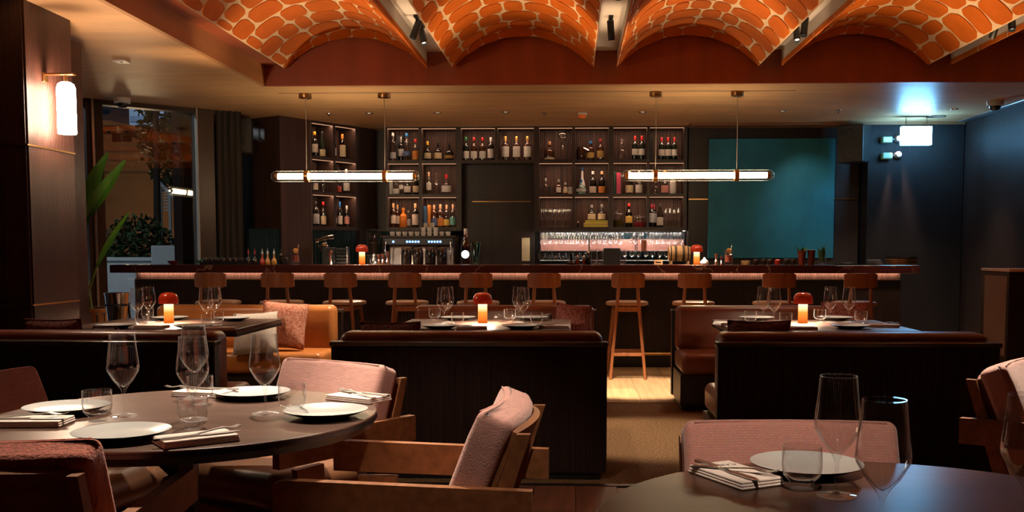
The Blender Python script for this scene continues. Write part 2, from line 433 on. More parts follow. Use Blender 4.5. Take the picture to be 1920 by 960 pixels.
# dark drapes and bay right of the window
DRAPE = mat('charcoal_drape', (.035, .028, .024), .85, var=.3, vscale=(20, 20, 1))
def drape(name, a, b_, folds, amp, mt):
    a = Vector(a); b_ = Vector(b_); d = (b_-a); L_ = d.length; d.normalize(); nn = Vector((d.y, -d.x, 0)); V = []; Fc = []; n = folds*8
    for zz in (0.0, SOFF-.002):
        for i in range(n+1):
            t = i/n; o = amp*math.sin(t*folds*2*math.pi); p = a+d*(L_*t)+nn*o; V.append((p.x, p.y, zz))
    for zz in (0.0, SOFF-.002):
        for i in range(n+1):
            t = i/n; o = amp*math.sin(t*folds*2*math.pi)-.012; p = a+d*(L_*t)+nn*o; V.append((p.x, p.y, zz))
    N1 = n+1
    for i in range(n):
        Fc.append((i, i+1, N1+i+1, N1+i)); Fc.append((2*N1+i, 3*N1+i, 3*N1+i+1, 2*N1+i+1))
    return MB().add(V, Fc).build(name, mt, None, 60)
p402 = at_z(402, 207, SOFF); p425 = at_z(423, 209, SOFF)
tag(drape('curtain', (p402.x+.02, p402.y-.02, 0), (p402.x+.27, p402.y+.10, 0), 4, .018, DRAPE), 'dark drawn-back drape hanging beside the tall window', 'curtain')
struct(MB().box(-4.6, -3.40, 12.25, 12.35, 0, SOFF).build('wall_bay', BLACK))
struct(MB().box(-4.6, -4.5, 11.4, 12.25, 0, SOFF).build('wall_bay_side', PLAIN))
q0 = at_z(510, 209, SOFF); q1 = at_z(583, 222, SOFF)
LSA = Vector((-3.16, 12.093, 0)); LSB = Vector((-2.754, 12.734, 0)); lsd = (LSB-LSA).normalized(); lsang = math.atan2(lsd.y, lsd.x)
# pier between the speaker bay and the diagonal bottle shelf
struct(MB().box(-.50, -.028, 0, .5, 0, SOFF).build('wall_pier', mat('umber_panel', (.050, .024, .016), .45, var=.35, vscale=(12, 12, .8)), None, None, LSA, (0, 0, lsang)))
struct(MB().box(-.028, -.018, -.004, .1, 0, SOFF).build('trim_14', mat('pale_joint', (.16, .12, .09), .5), None, None, LSA, (0, 0, lsang)))

# ---- wood-clad column with the wall lamp, and the pier behind it
colr = struct(MB().box(-6.2, -3.44, 6.25, 6.83, 0, SOFF).build('column', COLM))
struct(MB().box(-6.2, -3.45, 6.235, 6.249, 0, SOFF).build('column_face', COLMX))
struct(MB().box(-4.5, -3.63, 7.0, 7.36, 0, SOFF-.05).build('column_rear', COLM))
for z in (1.92, .905):
    struct(MB().box(-6.2, -3.434, 6.228, 6.835, z, z+.010).build('trim_15', BRASS))

# rest of the room round the camera
struct(MB().box(-6.3, 5.2, -1.7, -1.5, 0, 3.6).build('wall_rear', DARK))
struct(MB().box(-6.4, -6.2, -1.5, 6.25, 0, SOFF).build('wall_left', DARKY))
struct(MB().box(5.0, 5.2, -1.5, 4.4, 0, SOFF).build('wall_right_near', DARKY))
# ================================================================== prototypes and furniture
PROTO = {}
def inst(key, builder, name, label, cat, loc, rz=0.0, group=None, scale=None):
    if key in PROTO:
        o = dup(PROTO[key], loc, rz); o.name = name
    else:
        o = thing(name, label, cat, loc, rz); builder(o); PROTO[key] = o
    o.scale = scale if scale else (1, 1, 1)
    o['label'] = label; o['category'] = cat
    if group: o['group'] = group
    elif 'group' in o: del o['group']
    return o

GLASS = thin_glass('clear_glass', (.985, .985, .985), 1.25, .015)
WOOD = mat('warm_oak', (.42, .19, .075), .42, var=.22, vscale=(3, 30, 30), bump=.05, bscale=40)
WOODD = mat('walnut_chair_wood', (.23, .090, .036), .42, var=.25, vscale=(30, 3, 30), bump=.05, bscale=40)
LEATH_LIT = mat('leather_lit_tone', (.42, .15, .035), .36, var=.18, vscale=(5, 5, 5), bump=.12, bscale=35)  # same leather, the spotlight's orange put into its colour
LEATHER = mat('leather_dim_tone', (.17, .043, .017), .36, var=.18, vscale=(5, 5, 5), bump=.12, bscale=35)  # same leather, coloured darker and redder for its different light
LEATHD = mat('brown_seat_leather', (.17, .075, .035), .38, var=.3, vscale=(6, 6, 6), bump=.25, bscale=14)
TABLE = mat('dark_stained_table', (.085, .046, .034), .30, var=.25, vscale=(2, 14, 14), spec=.6)
TEDGE = mat('black_table_edge', (.010, .008, .008), .35)

def wovens(name, c1, c2, sc, rough=.9, bump=.5):
    """basket-weave cloth from two crossed band textures"""
    if name in MATS: return MATS[name]
    m, nt, b = nodes(name); N = nt.nodes; L = nt.links
    tc = N.new('ShaderNodeTexCoord')
    br = N.new('ShaderNodeTexBrick'); br.inputs['Scale'].default_value = sc
    br.inputs['Color1'].default_value = (*c1, 1); br.inputs['Color2'].default_value = (*c2, 1)
    br.inputs['Mortar'].default_value = tuple(c*.80 for c in c1)+(1,)
    br.inputs['Mortar Size'].default_value = .03; br.inputs['Brick Width'].default_value = .6; br.inputs['Row Height'].default_value = .25
    sp = N.new('ShaderNodeSeparateXYZ'); mp = N.new('ShaderNodeCombineXYZ')
    L.new(tc.outputs['Object'], sp.inputs[0]); L.new(sp.outputs[1], mp.inputs[0]); L.new(sp.outputs[2], mp.inputs[1]); L.new(mp.outputs[0], br.inputs['Vector'])
    nz = N.new('ShaderNodeTexNoise'); nz.inputs['Scale'].default_value = 160; L.new(tc.outputs['Object'], nz.inputs['Vector'])
    mx = N.new('ShaderNodeMix'); mx.data_type = 'RGBA'; mx.blend_type = 'MULTIPLY'; mx.inputs[0].default_value = .45
    L.new(br.outputs['Color'], mx.inputs[6]); L.new(nz.outputs['Color'], mx.inputs[7]); L.new(mx.outputs[2], b.inputs['Base Color'])
    bp = N.new('ShaderNodeBump'); bp.inputs['Strength'].default_value = bump; bp.inputs['Distance'].default_value = .003
    L.new(br.outputs['Fac'], bp.inputs['Height']); bp.invert = True; L.new(bp.outputs[0], b.inputs['Normal'])
    b.inputs['Roughness'].default_value = rough; b.inputs['Sheen Weight'].default_value = .25
    MATS[name] = m; return m
PINK = mat('dusty_rose_weave', (.52, .27, .235), .92, var=.16, vscale=(30, 30, 330), bump=.25, bscale=260, sheen=.3)
PINK2 = wovens('rose_basket_weave', (.44, .19, .16), (.40, .172, .145), 40, bump=.5)
PINKR = mat('rust_rose_cloth', (.46, .12, .075), .9, var=.3, vscale=(90, 90, 25), bump=.6, bscale=130, sheen=.2)

# ---- bar
MARB = mat('oxblood_marble', (.055, .012, .009), .18)
def marble():
    nt = MARB.node_tree; N = nt.nodes; L = nt.links; b = N['Principled BSDF']
    tc = N.new('ShaderNodeTexCoord'); nz = N.new('ShaderNodeTexNoise'); nz.inputs['Scale'].default_value = 2.2; nz.inputs['Detail'].default_value = 6
    mx = N.new('ShaderNodeMix'); mx.data_type = 'VECTOR'; mx.inputs[0].default_value = .45
    L.new(tc.outputs['Object'], nz.inputs['Vector']); L.new(tc.outputs['Object'], mx.inputs[4]); L.new(nz.outputs['Color'], mx.inputs[5])
    vo = N.new('ShaderNodeTexVoronoi'); vo.feature = 'DISTANCE_TO_EDGE'; vo.inputs['Scale'].default_value = 1.7
    L.new(mx.outputs[1], vo.inputs['Vector'])
    rp = N.new('ShaderNodeValToRGB'); e = rp.color_ramp.elements
    e[0].position = 0.0; e[0].color = (.24, .13, .095, 1); e[1].position = .008; e[1].color = (.055, .012, .009, 1)
    e2 = e.new(.5); e2.color = (.032, .008, .007, 1)
    L.new(vo.outputs['Distance'], rp.inputs[0]); L.new(rp.outputs[0], b.inputs['Base Color'])
marble()
tag(MB().box(-4.923, 3.60, 10.45, 11.15, 1.02, 1.104, .006).build('bar_countertop', MARB), 'long oxblood marble bar countertop with pale veins', 'countertop')
bf = thing('bar_counter', 'dark reeded bar front under the marble countertop', 'bar', (0, 0, 0))
MB().box(-4.744, 3.476, 10.65, 11.05, .10, .945).build('front_panel', DARK, bf)
MB().box(-4.744, 3.476, 10.68, 11.05, .945, 1.0185).build('reeded_band', mat('reeded_rose_oak', (.30, .17, .13), .5, var=.3, vscale=(60, 60, 1), flute=('X', 55, .008)), bf)
MB().box(-4.744, 3.476, 10.645, 10.68, .940, .950).build('brass_ledge', BRASS, bf)
MB().box(-4.70, 3.44, 10.72, 11.0, .001, .10).build('plinth', BLACK, bf)
MB().box(-4.72, 3.46, 10.653, 10.674, 1.0180, 1.0198).build('light_strip', emis('bar_led', (1.0, .60, .42), 12), bf)
rl = thing('foot_rail', 'brass foot rail running along the bar front', 'foot rail', (0, 10.5, 0))
MB().tube([(-4.7, 0, .165), (3.45, 0, .165)], .017, 10).build('rail', BRASS, rl, 40)
for i in range(9):
    x = -4.6+i*1.0
    MB().tube([(x, 0, .165), (x, .0, .05), (x, 0, .0005)], .010, 8).build('bracket', BRASS, rl, 40)

# ---- back counter and tile splashback
TILE = mat('teal_black_gloss_tile', (.012, .030, .036), .10, flute=('X', 22, .010))
tag(MB().box(-3.0, 1.46, 12.15, 12.785, .0, .90, .004).build('back_counter', PLAIN), 'dark back counter behind the bar below the bottle shelves', 'counter')
struct(MB().box(-2.55, -1.49, 13.05, 13.14, .9, 1.507).build('wall_splashback', TILE))
struct(MB().box(-.43, 1.457, 13.05, 13.14, .9, 1.507).build('wall_splashback_right', TILE))
struct(MB().box(-.95, .742, .02, .06, .9, 1.507).build('wall_splashback_left', TILE, None, None, LSA, (0, 0, lsang)))

# ---- bottle shelving
SHW = mat('dark_walnut_shelf', (.036, .020, .014), .45, var=.3, vscale=(14, 14, 1))
SHB = mat('reeded_walnut_back', (.085, .042, .030), .5, var=.55, vscale=(55, 55, .8), flute=('X', 40, .004))
LED = emis('shelf_led', (1.0, .60, .40), 26)
LIPGLOW = emis('lip_glow', (1.0, .48, .26), .55)  # added lip hides the LED; its faint glow stands for the lit line
ROWS = [(2.412, 2.811), (1.978, 2.365), (1.555, 1.937)]
COLS = [(-2.365, -1.967), (-1.926, -1.488), (-1.42, -.989), (-.955, -.492), (-.424, -.003), (.031, .458), (.519, .944), (.978, 1.41)]
SY = 12.79; SD = 13.14
sh = thing('back_bar_shelving', 'tall dark walnut shelving wall with lit bottle compartments behind the bar', 'shelving')
ups = [-2.393]+[c for pr in COLS for c in pr]+[1.457]
for i in range(0, len(ups), 2):
    full = i not in (6,)      # the divider above the doorway is short
    MB().box(ups[i], ups[i+1], SY, SD, 1.507 if i not in (6,) else 2.365, 2.829, .002).build('upright', SHW, sh)
for ci, (a, b_) in enumerate(COLS):
    over = ci in (2, 3)
    MB().box(a, b_, SY, SD, 2.811, 2.829).build('top_board', SHW, sh)
    for ri, (z0, z1) in enumerate(ROWS):
        if over and ri: continue
        zb = {0: 2.365, 1: 1.937, 2: 1.507}[ri]
        bd = MB().box(a, b_, SY+.004, SD, zb, z0).build('shelf_board', SHW, sh)
        MB().box(a, b_, SD-.04, SD-.001, z0, z1).build('back_panel', SHB, sh)
        MB().box(a+.004, b_-.004, SY+.012, SY+.050, z1-.0025, z1-.0005).build('light_strip', LED, sh)
        MB().box(a, b_, SY+.001, SY+.007, z1-.010, z1-.0003).build('glow_lip', LIPGLOW, sh)
MB().box(-.424, 1.41, SY+.002, SY+.012, 1.488, 1.5068).build('valance', SHW, sh)
# doorway below columns 3-4: dark recessed door with brass trim and a pale notice
dr = MB().box(-1.42, -.492, 12.98, 13.10, 0, 2.363).build('door_1', PLAIN); struct(dr)
MB().box(-1.30, -.54, 12.972, 12.98, 1.885, 1.895).build('door_trim', BRASS, dr)
nt_ = thing('wall_notice', 'pale cream vertical notice plate on the dark door behind the bar', 'notice', (-.605, 12.975, 1.12))
MB().box(-.052, .052, -.006, 0, 0, .30, .002).build('plate', mat('aged_cream_plate', (.72, .58, .33), .55, var=.12, vscale=(9, 9, 9)), nt_)
for x in (-.04, .04): MB().lathe([(0, 0), (.004, 0), (.004, .003), (0, .003)], 8, Matrix.Translation((x, -.006, .288)) @ Matrix.Rotation(R_(90), 4, 'X')).build('screw', BLKMET, nt_)

# diagonal corner shelf: local x along the front, y into the shelf
cs = thing('corner_shelf', 'angled dark walnut bottle shelf with lit compartments by the pier', 'shelving', LSA, lsang)
CCOL = [(.004, .352), (.392, .742)]
for a, b_ in ((-.016, .004), (.352, .392), (.742, .80)): MB().box(a, b_, 0, .34, 1.507, 2.829, .002).build('upright', SHW, cs)
for a, b_ in CCOL:
    MB().box(a, b_, 0, .34, 2.80, 2.829).build('top_board', SHW, cs)
    for ri, (z0, z1) in enumerate([(2.41, 2.80), (1.978, 2.365), (1.555, 1.937)]):
        MB().box(a, b_, .004, .34, {0: 2.365, 1: 1.937, 2: 1.507}[ri], z0).build('shelf_board', SHW, cs)
        MB().box(a, b_, .30, .339, z0, z1).build('back_panel', SHB, cs)
        MB().box(a+.004, b_-.004, .012, .050, z1-.0025, z1-.0005).build('light_strip', LED, cs)
        MB().box(a, b_, .001, .007, z1-.010, z1-.0003).build('glow_lip', LIPGLOW, cs)
MB().box(.80, 1.10, -.0, .34, 1.0, 2.829).build('end_panel', SHW, cs)

# ---- pendants
def pendant(xa, xb, rings, label):
    L_ = xb-xa; r = .054
    p = thing('tube_pendant', label, 'pendant lamp', ((xa+xb)/2, 10.07, 2.005), 0, 'tube pendants over the bar')
    M = Matrix.Rotation(R_(90), 4, 'Y')
    prof = [(0, -L_/2)]+[(r*math.sin(a), -L_/2+r-r*math.cos(a)) for a in (R_(30), R_(60), R_(90))]+[(r*math.sin(a), L_/2-r-r*math.cos(a)) for a in (R_(90), R_(120), R_(150))]+[(0, L_/2)]
    MB().lathe(prof, 24, M).build('glass_tube', thin_glass('tube_glass', (.96, .95, .92), 1.0, .02), p, 60)
    MB().lathe([(0, -L_/2+.07), (.030, -L_/2+.072), (.030, L_/2-.072), (0, L_/2-.07)], 16, M).build('light_tube', emis('pendant_glow', (1.0, .78, .48), 36), p, 60)
    for s_ in (-1, 1):
        MB().lathe([(.012, -.02), (.03, -.02), (.03, .02), (.012, .02)], 16, Matrix.Translation((s_*(L_/2-.06), 0, 0)) @ M).build('lamp_end', BRASS, p, 40)
    for x in rings:
        lx = x-(xa+xb)/2
        MB().lathe([(r+.001, -.022), (r+.004, -.022), (r+.004, .022), (r+.001, .022)], 24, Matrix.Translation((lx, 0, 0)) @ M).build('ring', BRASS, p, 40)
        MB().tube([(lx, 0, r), (lx+.004, 0, .40), (lx, 0, SOFF-.045-2.005)], .0035, 6).build('cord', mat('pale_cord', (.40, .33, .26), .6), p, 60)
        MB().lathe([(0, 0), (.062, 0), (.064, .006), (.064, .040), (0, .0445)], 24, Matrix.Translation((lx, 0, SOFF-.045-2.005))).build('canopy', BRASS, p, 40)
pendant(-3.054, -1.539, (-2.69, -1.893), 'glass tube pendant glowing above the bar in front of the bottle shelves, nearer the window')
pendant(.489, 2.011, (.828, 1.635), 'glass tube pendant glowing above the bar partly in front of the teal painting')

# ---- bar stools (local: faces +y towards the bar)
SEAT = mat('tan_stool_seat', (.34, .17, .075), .45, var=.15, vscale=(6, 6, 6))
STW = mat('stool_oak', (.26, .092, .032), .40, var=.22, vscale=(25, 25, 3), bump=.04, bscale=40)
def b_stool(o):
    V = []; n = 28; pr = []
    for k in range(n):
        a = 2*math.pi*k/n; c, s = math.cos(a), math.sin(a)
        pr.append((.212*math.copysign(abs(c)**.72, c), .195*math.copysign(abs(s)**.72, s)))
    m = MB(); Fc = []
    lay = [(.86, .712), (.985, .722), (1, .735), (.97, .750), (.80, .758), (0.0, .752)]
    V = []
    for sc_, z in lay[:-1]: V += [(x*sc_, y*sc_, z) for x, y in pr]
    V.append((0, 0, lay[-1][1])); 
    for j in range(len(lay)-2):
        for k in range(n): Fc.append((j*n+k, j*n+(k+1) % n, (j+1)*n+(k+1) % n, (j+1)*n+k))
    t = (len(lay)-2)*n
    for k in range(n): Fc.append((t+k, t+(k+1) % n, len(V)-1))
    Fc.append(tuple(range(n))[::-1])
    m.add(V, Fc).build('seat', SEAT, o, 50)
    for s in (-1, 1):
        MB().tube([(s*.170, -.235, 0), (s*.106, -.175, .72), (s*.083, -.205, 1.03)], [.015, .018, .014], 8).build('leg', STW, o, 40)
        MB().tube([(s*.195, .195, 0), (s*.125, .13, .712)], [.014, .018], 8).build('leg', STW, o, 40)
        MB().bar((s*.152, -.212, .27), (s*.172, .17, .30), .028, .018, (0, 0, 1), .002).build('stretcher', STW, o)
        MB().bar((s*.112, -.178, .69), (s*.13, .13, .69), .045, .018, (0, 0, 1), .002).build('seat_rail', STW, o)
    MB().bar((-.148, -.213, .245), (.148, -.213, .245), .032, .02, (0, 0, 1), .002).build('stretcher', STW, o)
    MB().bar((-.172, .172, .245), (.172, .172, .245), .032, .02, (0, 0, 1), .002).build('foot_rest', STW, o)
    MB().bar((-.108, -.178, .685), (.108, -.178, .685), .05, .02, (0, 0, 1), .002).build('seat_rail', STW, o)
    V = []; Fc = []; n = 12
    for i in range(n+1):
        t = -1+2*i/n; y = -.225+.0*t+.045*t*t
        for dy in (0, .016):
            for z, in ((.893,), (1.037,)):
                V.append((t*.162, y+dy, z-(0.012 if abs(t) > .95 and z > 1 else 0)+(0.012 if abs(t) > .95 and z < 1 else 0)))
    for i in range(n):
        a = i*4; b_ = a+4
        Fc += [(a, b_, b_+1, a+1), (a+2, a+3, b_+3, b_+2), (a+1, b_+1, b_+3, a+3), (a, a+2, b_+2, b_)]
    Fc += [(0, 1, 3, 2), (n*4, n*4+2, n*4+3, n*4+1)]
    MB().add(V, Fc).build('backrest', STW, o, 40)
stl = ['first bar stool from the window', 'second bar stool from the window', 'third bar stool from the window', 'fourth bar stool from the window',
       'bar stool behind the middle table lamp', 'bar stool behind the mottled red cushion of the middle booth', 'oak bar stool standing clear in the lit aisle',
       'bar stool behind the brown leather bench end', 'bar stool below the teal painting behind a booth table', 'last bar stool at the far end of the bar']
for px_, lb, rz in zip([395, 517, 637, 757, 893, 1020, 1178, 1305, 1461, 1613], stl, [-5, 3, 0, 2, -2, 0, 0, -3, 2, 4]):
    p = at_y(px_, 520, 9.70)
    inst('stool', b_stool, 'bar_stool', lb+', wooden with curved back', 'bar stool', (p.x, 9.90, 0), R_(rz), 'wooden stools along the bar')

# ---- booths
def leather(name, par, x0, x1, y0, y1, z0, z1, c, M_=LEATHER):
    bm = bmesh.new(); bmesh.ops.create_cube(bm, size=1)
    for v in bm.verts: v.co = Vector((x0 if v.co.x < 0 else x1, y0 if v.co.y < 0 else y1, z0 if v.co.z < 0 else z1))
    bmesh.ops.bevel(bm, geom=bm.edges[:], offset=c, segments=5, profile=.5, affect='EDGES', clamp_overlap=True)
    me = bpy.data.meshes.new(name); bm.to_mesh(me); bm.free(); me.materials.append(M_)
    me.polygons.foreach_set('use_smooth', [True]*len(me.polygons)); me.set_sharp_from_angle(angle=R_(60))
    o = bpy.data.objects.new(name, me); COL.objects.link(o); o.parent = par
    return o
CAP = mat('polished_dark_cap', (.085, .078, .068), .20, spec=.7)
def bench(x0, x1, yb, s, label, lm=LEATHER):
    """booth bench; yb = outer face of the partition, s=+1 seat towards +y"""
    o = thing('booth_bench', label, 'booth bench', ((x0+x1)/2, yb, 0), 0, 'leather booth benches'); h = (x1-x0)/2
    def B(name, a, b_, z0, z1, mt, ins=0.0, c=0.004, ax=0):
        ya, yb_ = sorted((a*s, b_*s)); return MB().box(-h+ins, h-ins, ya, yb_, z0, z1, c).build(name, mt, o)
    B('partition', 0, .075, .045, .735, DARK); B('cap_rail', -.012, .085, .737, .762, CAP, -.006); B('plinth', .03, .60, .0005, .045, BLACK, .03)
    B('base', .077, .66, .046, .285, PLAIN, .012)
    for nm, a, b_, z0, z1, c in (('backrest', .088, .29, .43, .805, .05), ('seat', .10, .70, .288, .455, .045)):
        ya, yb_ = sorted((a*s, b_*s)); leather(nm, o, -h+.02, h-.02, ya, yb_, z0, z1, c, lm)
    return o
bench(-3.47, -1.955, 5.36, 1, 'booth bench with its dark reeded back towards the near round table, by the column')
bench(-1.318, .19, 5.38, 1, 'booth bench with dark reeded back facing out, behind the pink chairs in the middle')
bench(.79, 2.30, 5.40, 1, 'booth bench with dark reeded back facing out, beside the aisle behind the wine glasses')
bench(-3.47, -1.945, 8.40, -1, 'leather bench tinted spot-lit orange under the white and tweed cushions, in front of the bar', LEATH_LIT)
bench(-1.318, .20, 8.40, -1, 'leather bench behind the middle booth table, in front of the bar stools')
bench(.835, 2.30, 8.42, -1, 'brown leather bench end facing the aisle, in front of the bar stools')

# ---- booth tables
def b_btable(o):
    MB().box(-.59, .59, -.50, .50, .722, .75, .003).build('table_top', TABLE, o)
    MB().box(-.592, .592, -.502, .502, .700, .7215, .002).build('edge_band', TEDGE, o)
    MB().box(-.04, .04, -.04, .04, .02, .70, .003).build('post', BLKMET, o); MB().box(-.25, .25, -.25, .25, .0005, .02, .004).build('base', BLKMET, o)
for x, y, lb in ((-2.76, 6.85, 'dark rectangular booth table below the window and plant'), (-.60, 6.85, 'dark rectangular table of the middle booth'),
                 (1.62, 6.85, 'dark rectangular booth table in front of the teal painting')):
    inst('btable', b_btable, 'booth_table', lb, 'table', (x, y, 0), 0, 'booth tables')

# ---- round tables
def round_table(x, y, r, label):
    o = thing('round_table', label, 'table', (x, y, 0), 0, 'round dining tables')
    MB().lathe([(0, .75), (r-.004, .75), (r-.001, .748), (r-.001, .743), (0, .743)], 96).build('table_top', TABLE, o, 30)
    MB().lathe([(0, .742), (r, .742), (r+.001, .73), (r-.012, .708), (r-.05, .700), (0, .700)], 96).build('edge', TEDGE, o, 30)
    MB().box(-.024, .024, -.024, .024, .03, .70, .002).build('post', BLKMET, o)
    MB().lathe([(0, .03), (.22, .025), (.24, .01), (.24, .0005), (0, .0005)], 40).build('base', BLKMET, o, 40)
round_table(-1.20, 3.04, .585, 'round dark dining table set for four beside the pink chairs')
round_table(.62, 1.83, .582, 'round dark dining table in the near corner reflecting blue light')

# ---- mushroom table lamps
STEMM = bpy.data.materials.new('lamp_stem_glow'); STEMM.use_nodes = True
def _stem():
    nt = STEMM.node_tree; nt.nodes.clear(); N = nt.nodes; L = nt.links
    tc = N.new('ShaderNodeTexCoord'); sp = N.new('ShaderNodeSeparateXYZ'); mr = N.new('ShaderNodeMapRange')
    mr.inputs['From Min'].default_value = 0; mr.inputs['From Max'].default_value = .14
    rp = N.new('ShaderNodeValToRGB'); e = rp.color_ramp.elements
    e[0].position = 0; e[0].color = (.62, .085, .008, 1); e[1].position = 1; e[1].color = (2.6, 1.7, .85, 1); k = e.new(.55); k.color = (1.25, .36, .05, 1)
    em = N.new('ShaderNodeEmission'); out = N.new('ShaderNodeOutputMaterial'); em.inputs[1].default_value = 1.15
    L.new(tc.outputs['Object'], sp.inputs[0]); L.new(sp.outputs[2], mr.inputs[0]); L.new(mr.outputs[0], rp.inputs[0]); L.new(rp.outputs[0], em.inputs[0]); L.new(em.outputs[0], out.inputs[0])
_stem()
CAPM = mat('red_orange_gloss_shade', (.52, .035, .010), .08, coat=.6, emit=(.9, .05, .01), estr=.03)
def b_lamp(o):
    MB().lathe([(0, 0), (.033, 0), (.0335, .002), (.0315, .14), (0, .14)], 28).build('stem', STEMM, o, 60)
    MB().lathe([(.030, .140), (.058, .142), (.062, .138), (.0655, .136), (.067, .142), (.067, .172), (.062, .190), (.050, .205), (.032, .214), (0, .217)], 36).build('shade', CAPM, o, 50)
    MB().lathe([(.0335, .1385), (.056, .1385)], 24).build('light_ring', emis('lamp_ring_glow', (1.0, .74, .50), 1300), o)
for px_, py_, Y, z, lb in ((317, 606, 6.861, .7505, 'red mushroom lamp glowing on the booth table below the window'), (905, 606, 6.93, .7505, 'red mushroom lamp glowing on the middle booth table'),
                  (1505, 606, 7.0, .7505, 'orange-red mushroom lamp glowing on the booth table in front of the painting'),
                  (679, 497, 10.72, 1.1045, 'red mushroom lamp glowing on the bar beside the coffee machine'), (1306, 497, 10.72, 1.1045, 'red mushroom lamp glowing on the bar beside the small barrel')):
    p = at_y(px_, py_, Y); inst('lamp', b_lamp, 'table_lamp', lb, 'table lamp', (p.x, Y, z), 0, 'red table lamps')

# ---- upholstered armchairs (local: faces +x)
def b_chair_mat(backmat, frame):
    def b(o):
        # seat
        m = MB(); m.pillow(.25, .255, .075, 14, .16, Matrix.Translation((.055, 0, .415)) @ Matrix.Rotation(R_(-3), 4, 'Y')); m.build('seat', LEATHD, o, 80)
        MB().box(-.19, .285, -.25, .25, .315, .350, .006).build('seat_board', frame, o)
        # back cushion, leaning
        lean = R_(21); Mb = Matrix.Translation((-.165, 0, .435)) @ Matrix.Rotation(-lean, 4, 'Y')
        bm = bmesh.new(); bmesh.ops.create_cube(bm, size=1)
        for v in bm.verts: v.co = Vector((v.co.x*.105, v.co.y*.54, .02 if v.co.z < 0 else .405))
        bmesh.ops.subdivide_edges(bm, edges=bm.edges[:], cuts=3, use_grid_fill=True)
        for v in bm.verts:
            a = v.co.y/.27; zz = (v.co.z-.2125)/.1925
            v.co.x += (.018*(1-zz*zz)*(1-a*a) if v.co.x > 0 else 0)+.03*a*a
            v.co.z += -.010*a*a if zz > .9 else 0
        bmesh.ops.bevel(bm, geom=[e for e in bm.edges if e.calc_face_angle(0) > 1.0], offset=.026, segments=4, profile=.5, affect='EDGES')
        me = bpy.data.meshes.new('back_cushion'); bm.to_mesh(me); bm.free(); me.transform(Mb); me.materials.append(backmat)
        me.polygons.foreach_set('use_smooth', [True]*len(me.polygons))
        c = bpy.data.objects.new('back_cushion', me); COL.objects.link(c); c.parent = o
        # piping along the front edge of the cushion
        pts = []
        for a in [-1+.1*i for i in range(21)]:
            pts.append(Mb @ Vector((.0445+.03*a*a, .243*a, .3970-.010*a*a)))
        MB().tube(pts, .003, 6).build('piping', backmat, c, 60)
        # curved wooden back board behind the cushion
        V = []; Fc = []; n = 12
        for i in range(n+1):
            a = -1+2*i/n
            for dx in (-.075, -.055):
                for z in (.19, .388): V.append(tuple(Mb @ Vector((dx+.035*a*a, (.245)*a, z-(.02*a*a if z > .3 else 0)))))
        for i in range(n):
            q = i*4; k = q+4; Fc += [(q, k, k+1, q+1), (q+2, q+3, k+3, k+2), (q+1, k+1, k+3, q+3), (q, q+2, k+2, k)]
        Fc += [(0, 1, 3, 2), (n*4, n*4+2, n*4+3, n*4+1)]
        MB().add(V, Fc).build('back_board', frame, o, 40)
        for s in (-1, 1):
            y = s*.285
            # arm plank, with the chamfered front end
            MB().prism([(-.38, .520), (.33, .535), (.33, .625), (.30, .635), (-.38, .618)], -.016, .016, Matrix.Translation((0, y, 0)) @ Matrix.Rotation(R_(90), 4, 'X')).build('armrest', frame, o)
            MB().prism([(.10, 0), (.155, 0), (.25, .519), (.12, .519)], -.013, .013, Matrix.Translation((0, y, 0)) @ Matrix.Rotation(R_(90), 4, 'X')).build('leg', frame, o)
            MB().prism([(-.31, 0), (-.26, 0), (-.19, .36), (-.335, .765), (-.372, .765), (-.245, .36)], -.013, .013, Matrix.Translation((0, y-s*.030, 0)) @ Matrix.Rotation(R_(90), 4, 'X')).build('leg', frame, o)
            MB().bar((-.17, y-s*.012, .33), (.17, y-s*.012, .33), .05, .02, (0, 0, 1), .002).build('side_rail', frame, o)
    return b
CH = [((-1.06, 3.65, 0), 240, 'A', PINK, 'pink upholstered armchair pulled up on the far side of the near round table'),
      ((-.470, 2.93, 0), 177, 'A', PINK, 'pink armchair seen side-on beside the near round table, standing in the middle'),
      ((-1.37, 2.475, 0), 93, 'C', PINKR, 'rust-red armchair seen from behind at the bottom corner by the near round table'),
      ((.555, 2.29, 0), -90, 'D', PINK2, 'armchair with basket-weave rose back behind the corner round table'),
      ((1.97, 3.83, 0), -39, 'A', PINK, 'pink armchair at the edge of the picture, angled beside the dark booth partition'),
      ((-1.83, 3.38, 0), -8, 'A', PINK, 'armchair mostly hidden below the near round table, only its brown leather seat showing')]
for loc, rz, key, mt, lb in CH:
    inst('chair'+key, b_chair_mat(mt, WOODD), 'armchair', lb, 'chair', loc, R_(rz), 'upholstered armchairs')

# ---- wall lamp on the column
def b_sconce(o):
    MB().box(-.004, .012, -.03, .03, .0, .06, .003).build('wall_plate', BRASS, o)
    MB().bar((.0, 0, .05), (.20, 0, .05), .05, .012, (0, 1, 0), .003).build('arm', BRASS, o)
    MB().tube([(.14, 0, .04), (.14, 0, .0)], .012, 10).build('lamp_holder', BRASS, o, 40)
    r = .058
    MB().lathe([(0, .0), (.030, -.002), (.048, -.014), (r, -.04), (r, -.33), (r-.004, -.335), (0, -.335)], 28, Matrix.Translation((.14, 0, 0))).build('shade', emis('opal_lamp_glow', (1.0, .72, .50), 120), o, 50)
p = at_y(120, 153, 6.5)
inst('sconce', b_sconce, 'wall_lamp', 'opal glass wall lamp on brass arm fixed to the wooden column', 'wall lamp', (-3.44, 6.47, 2.352))
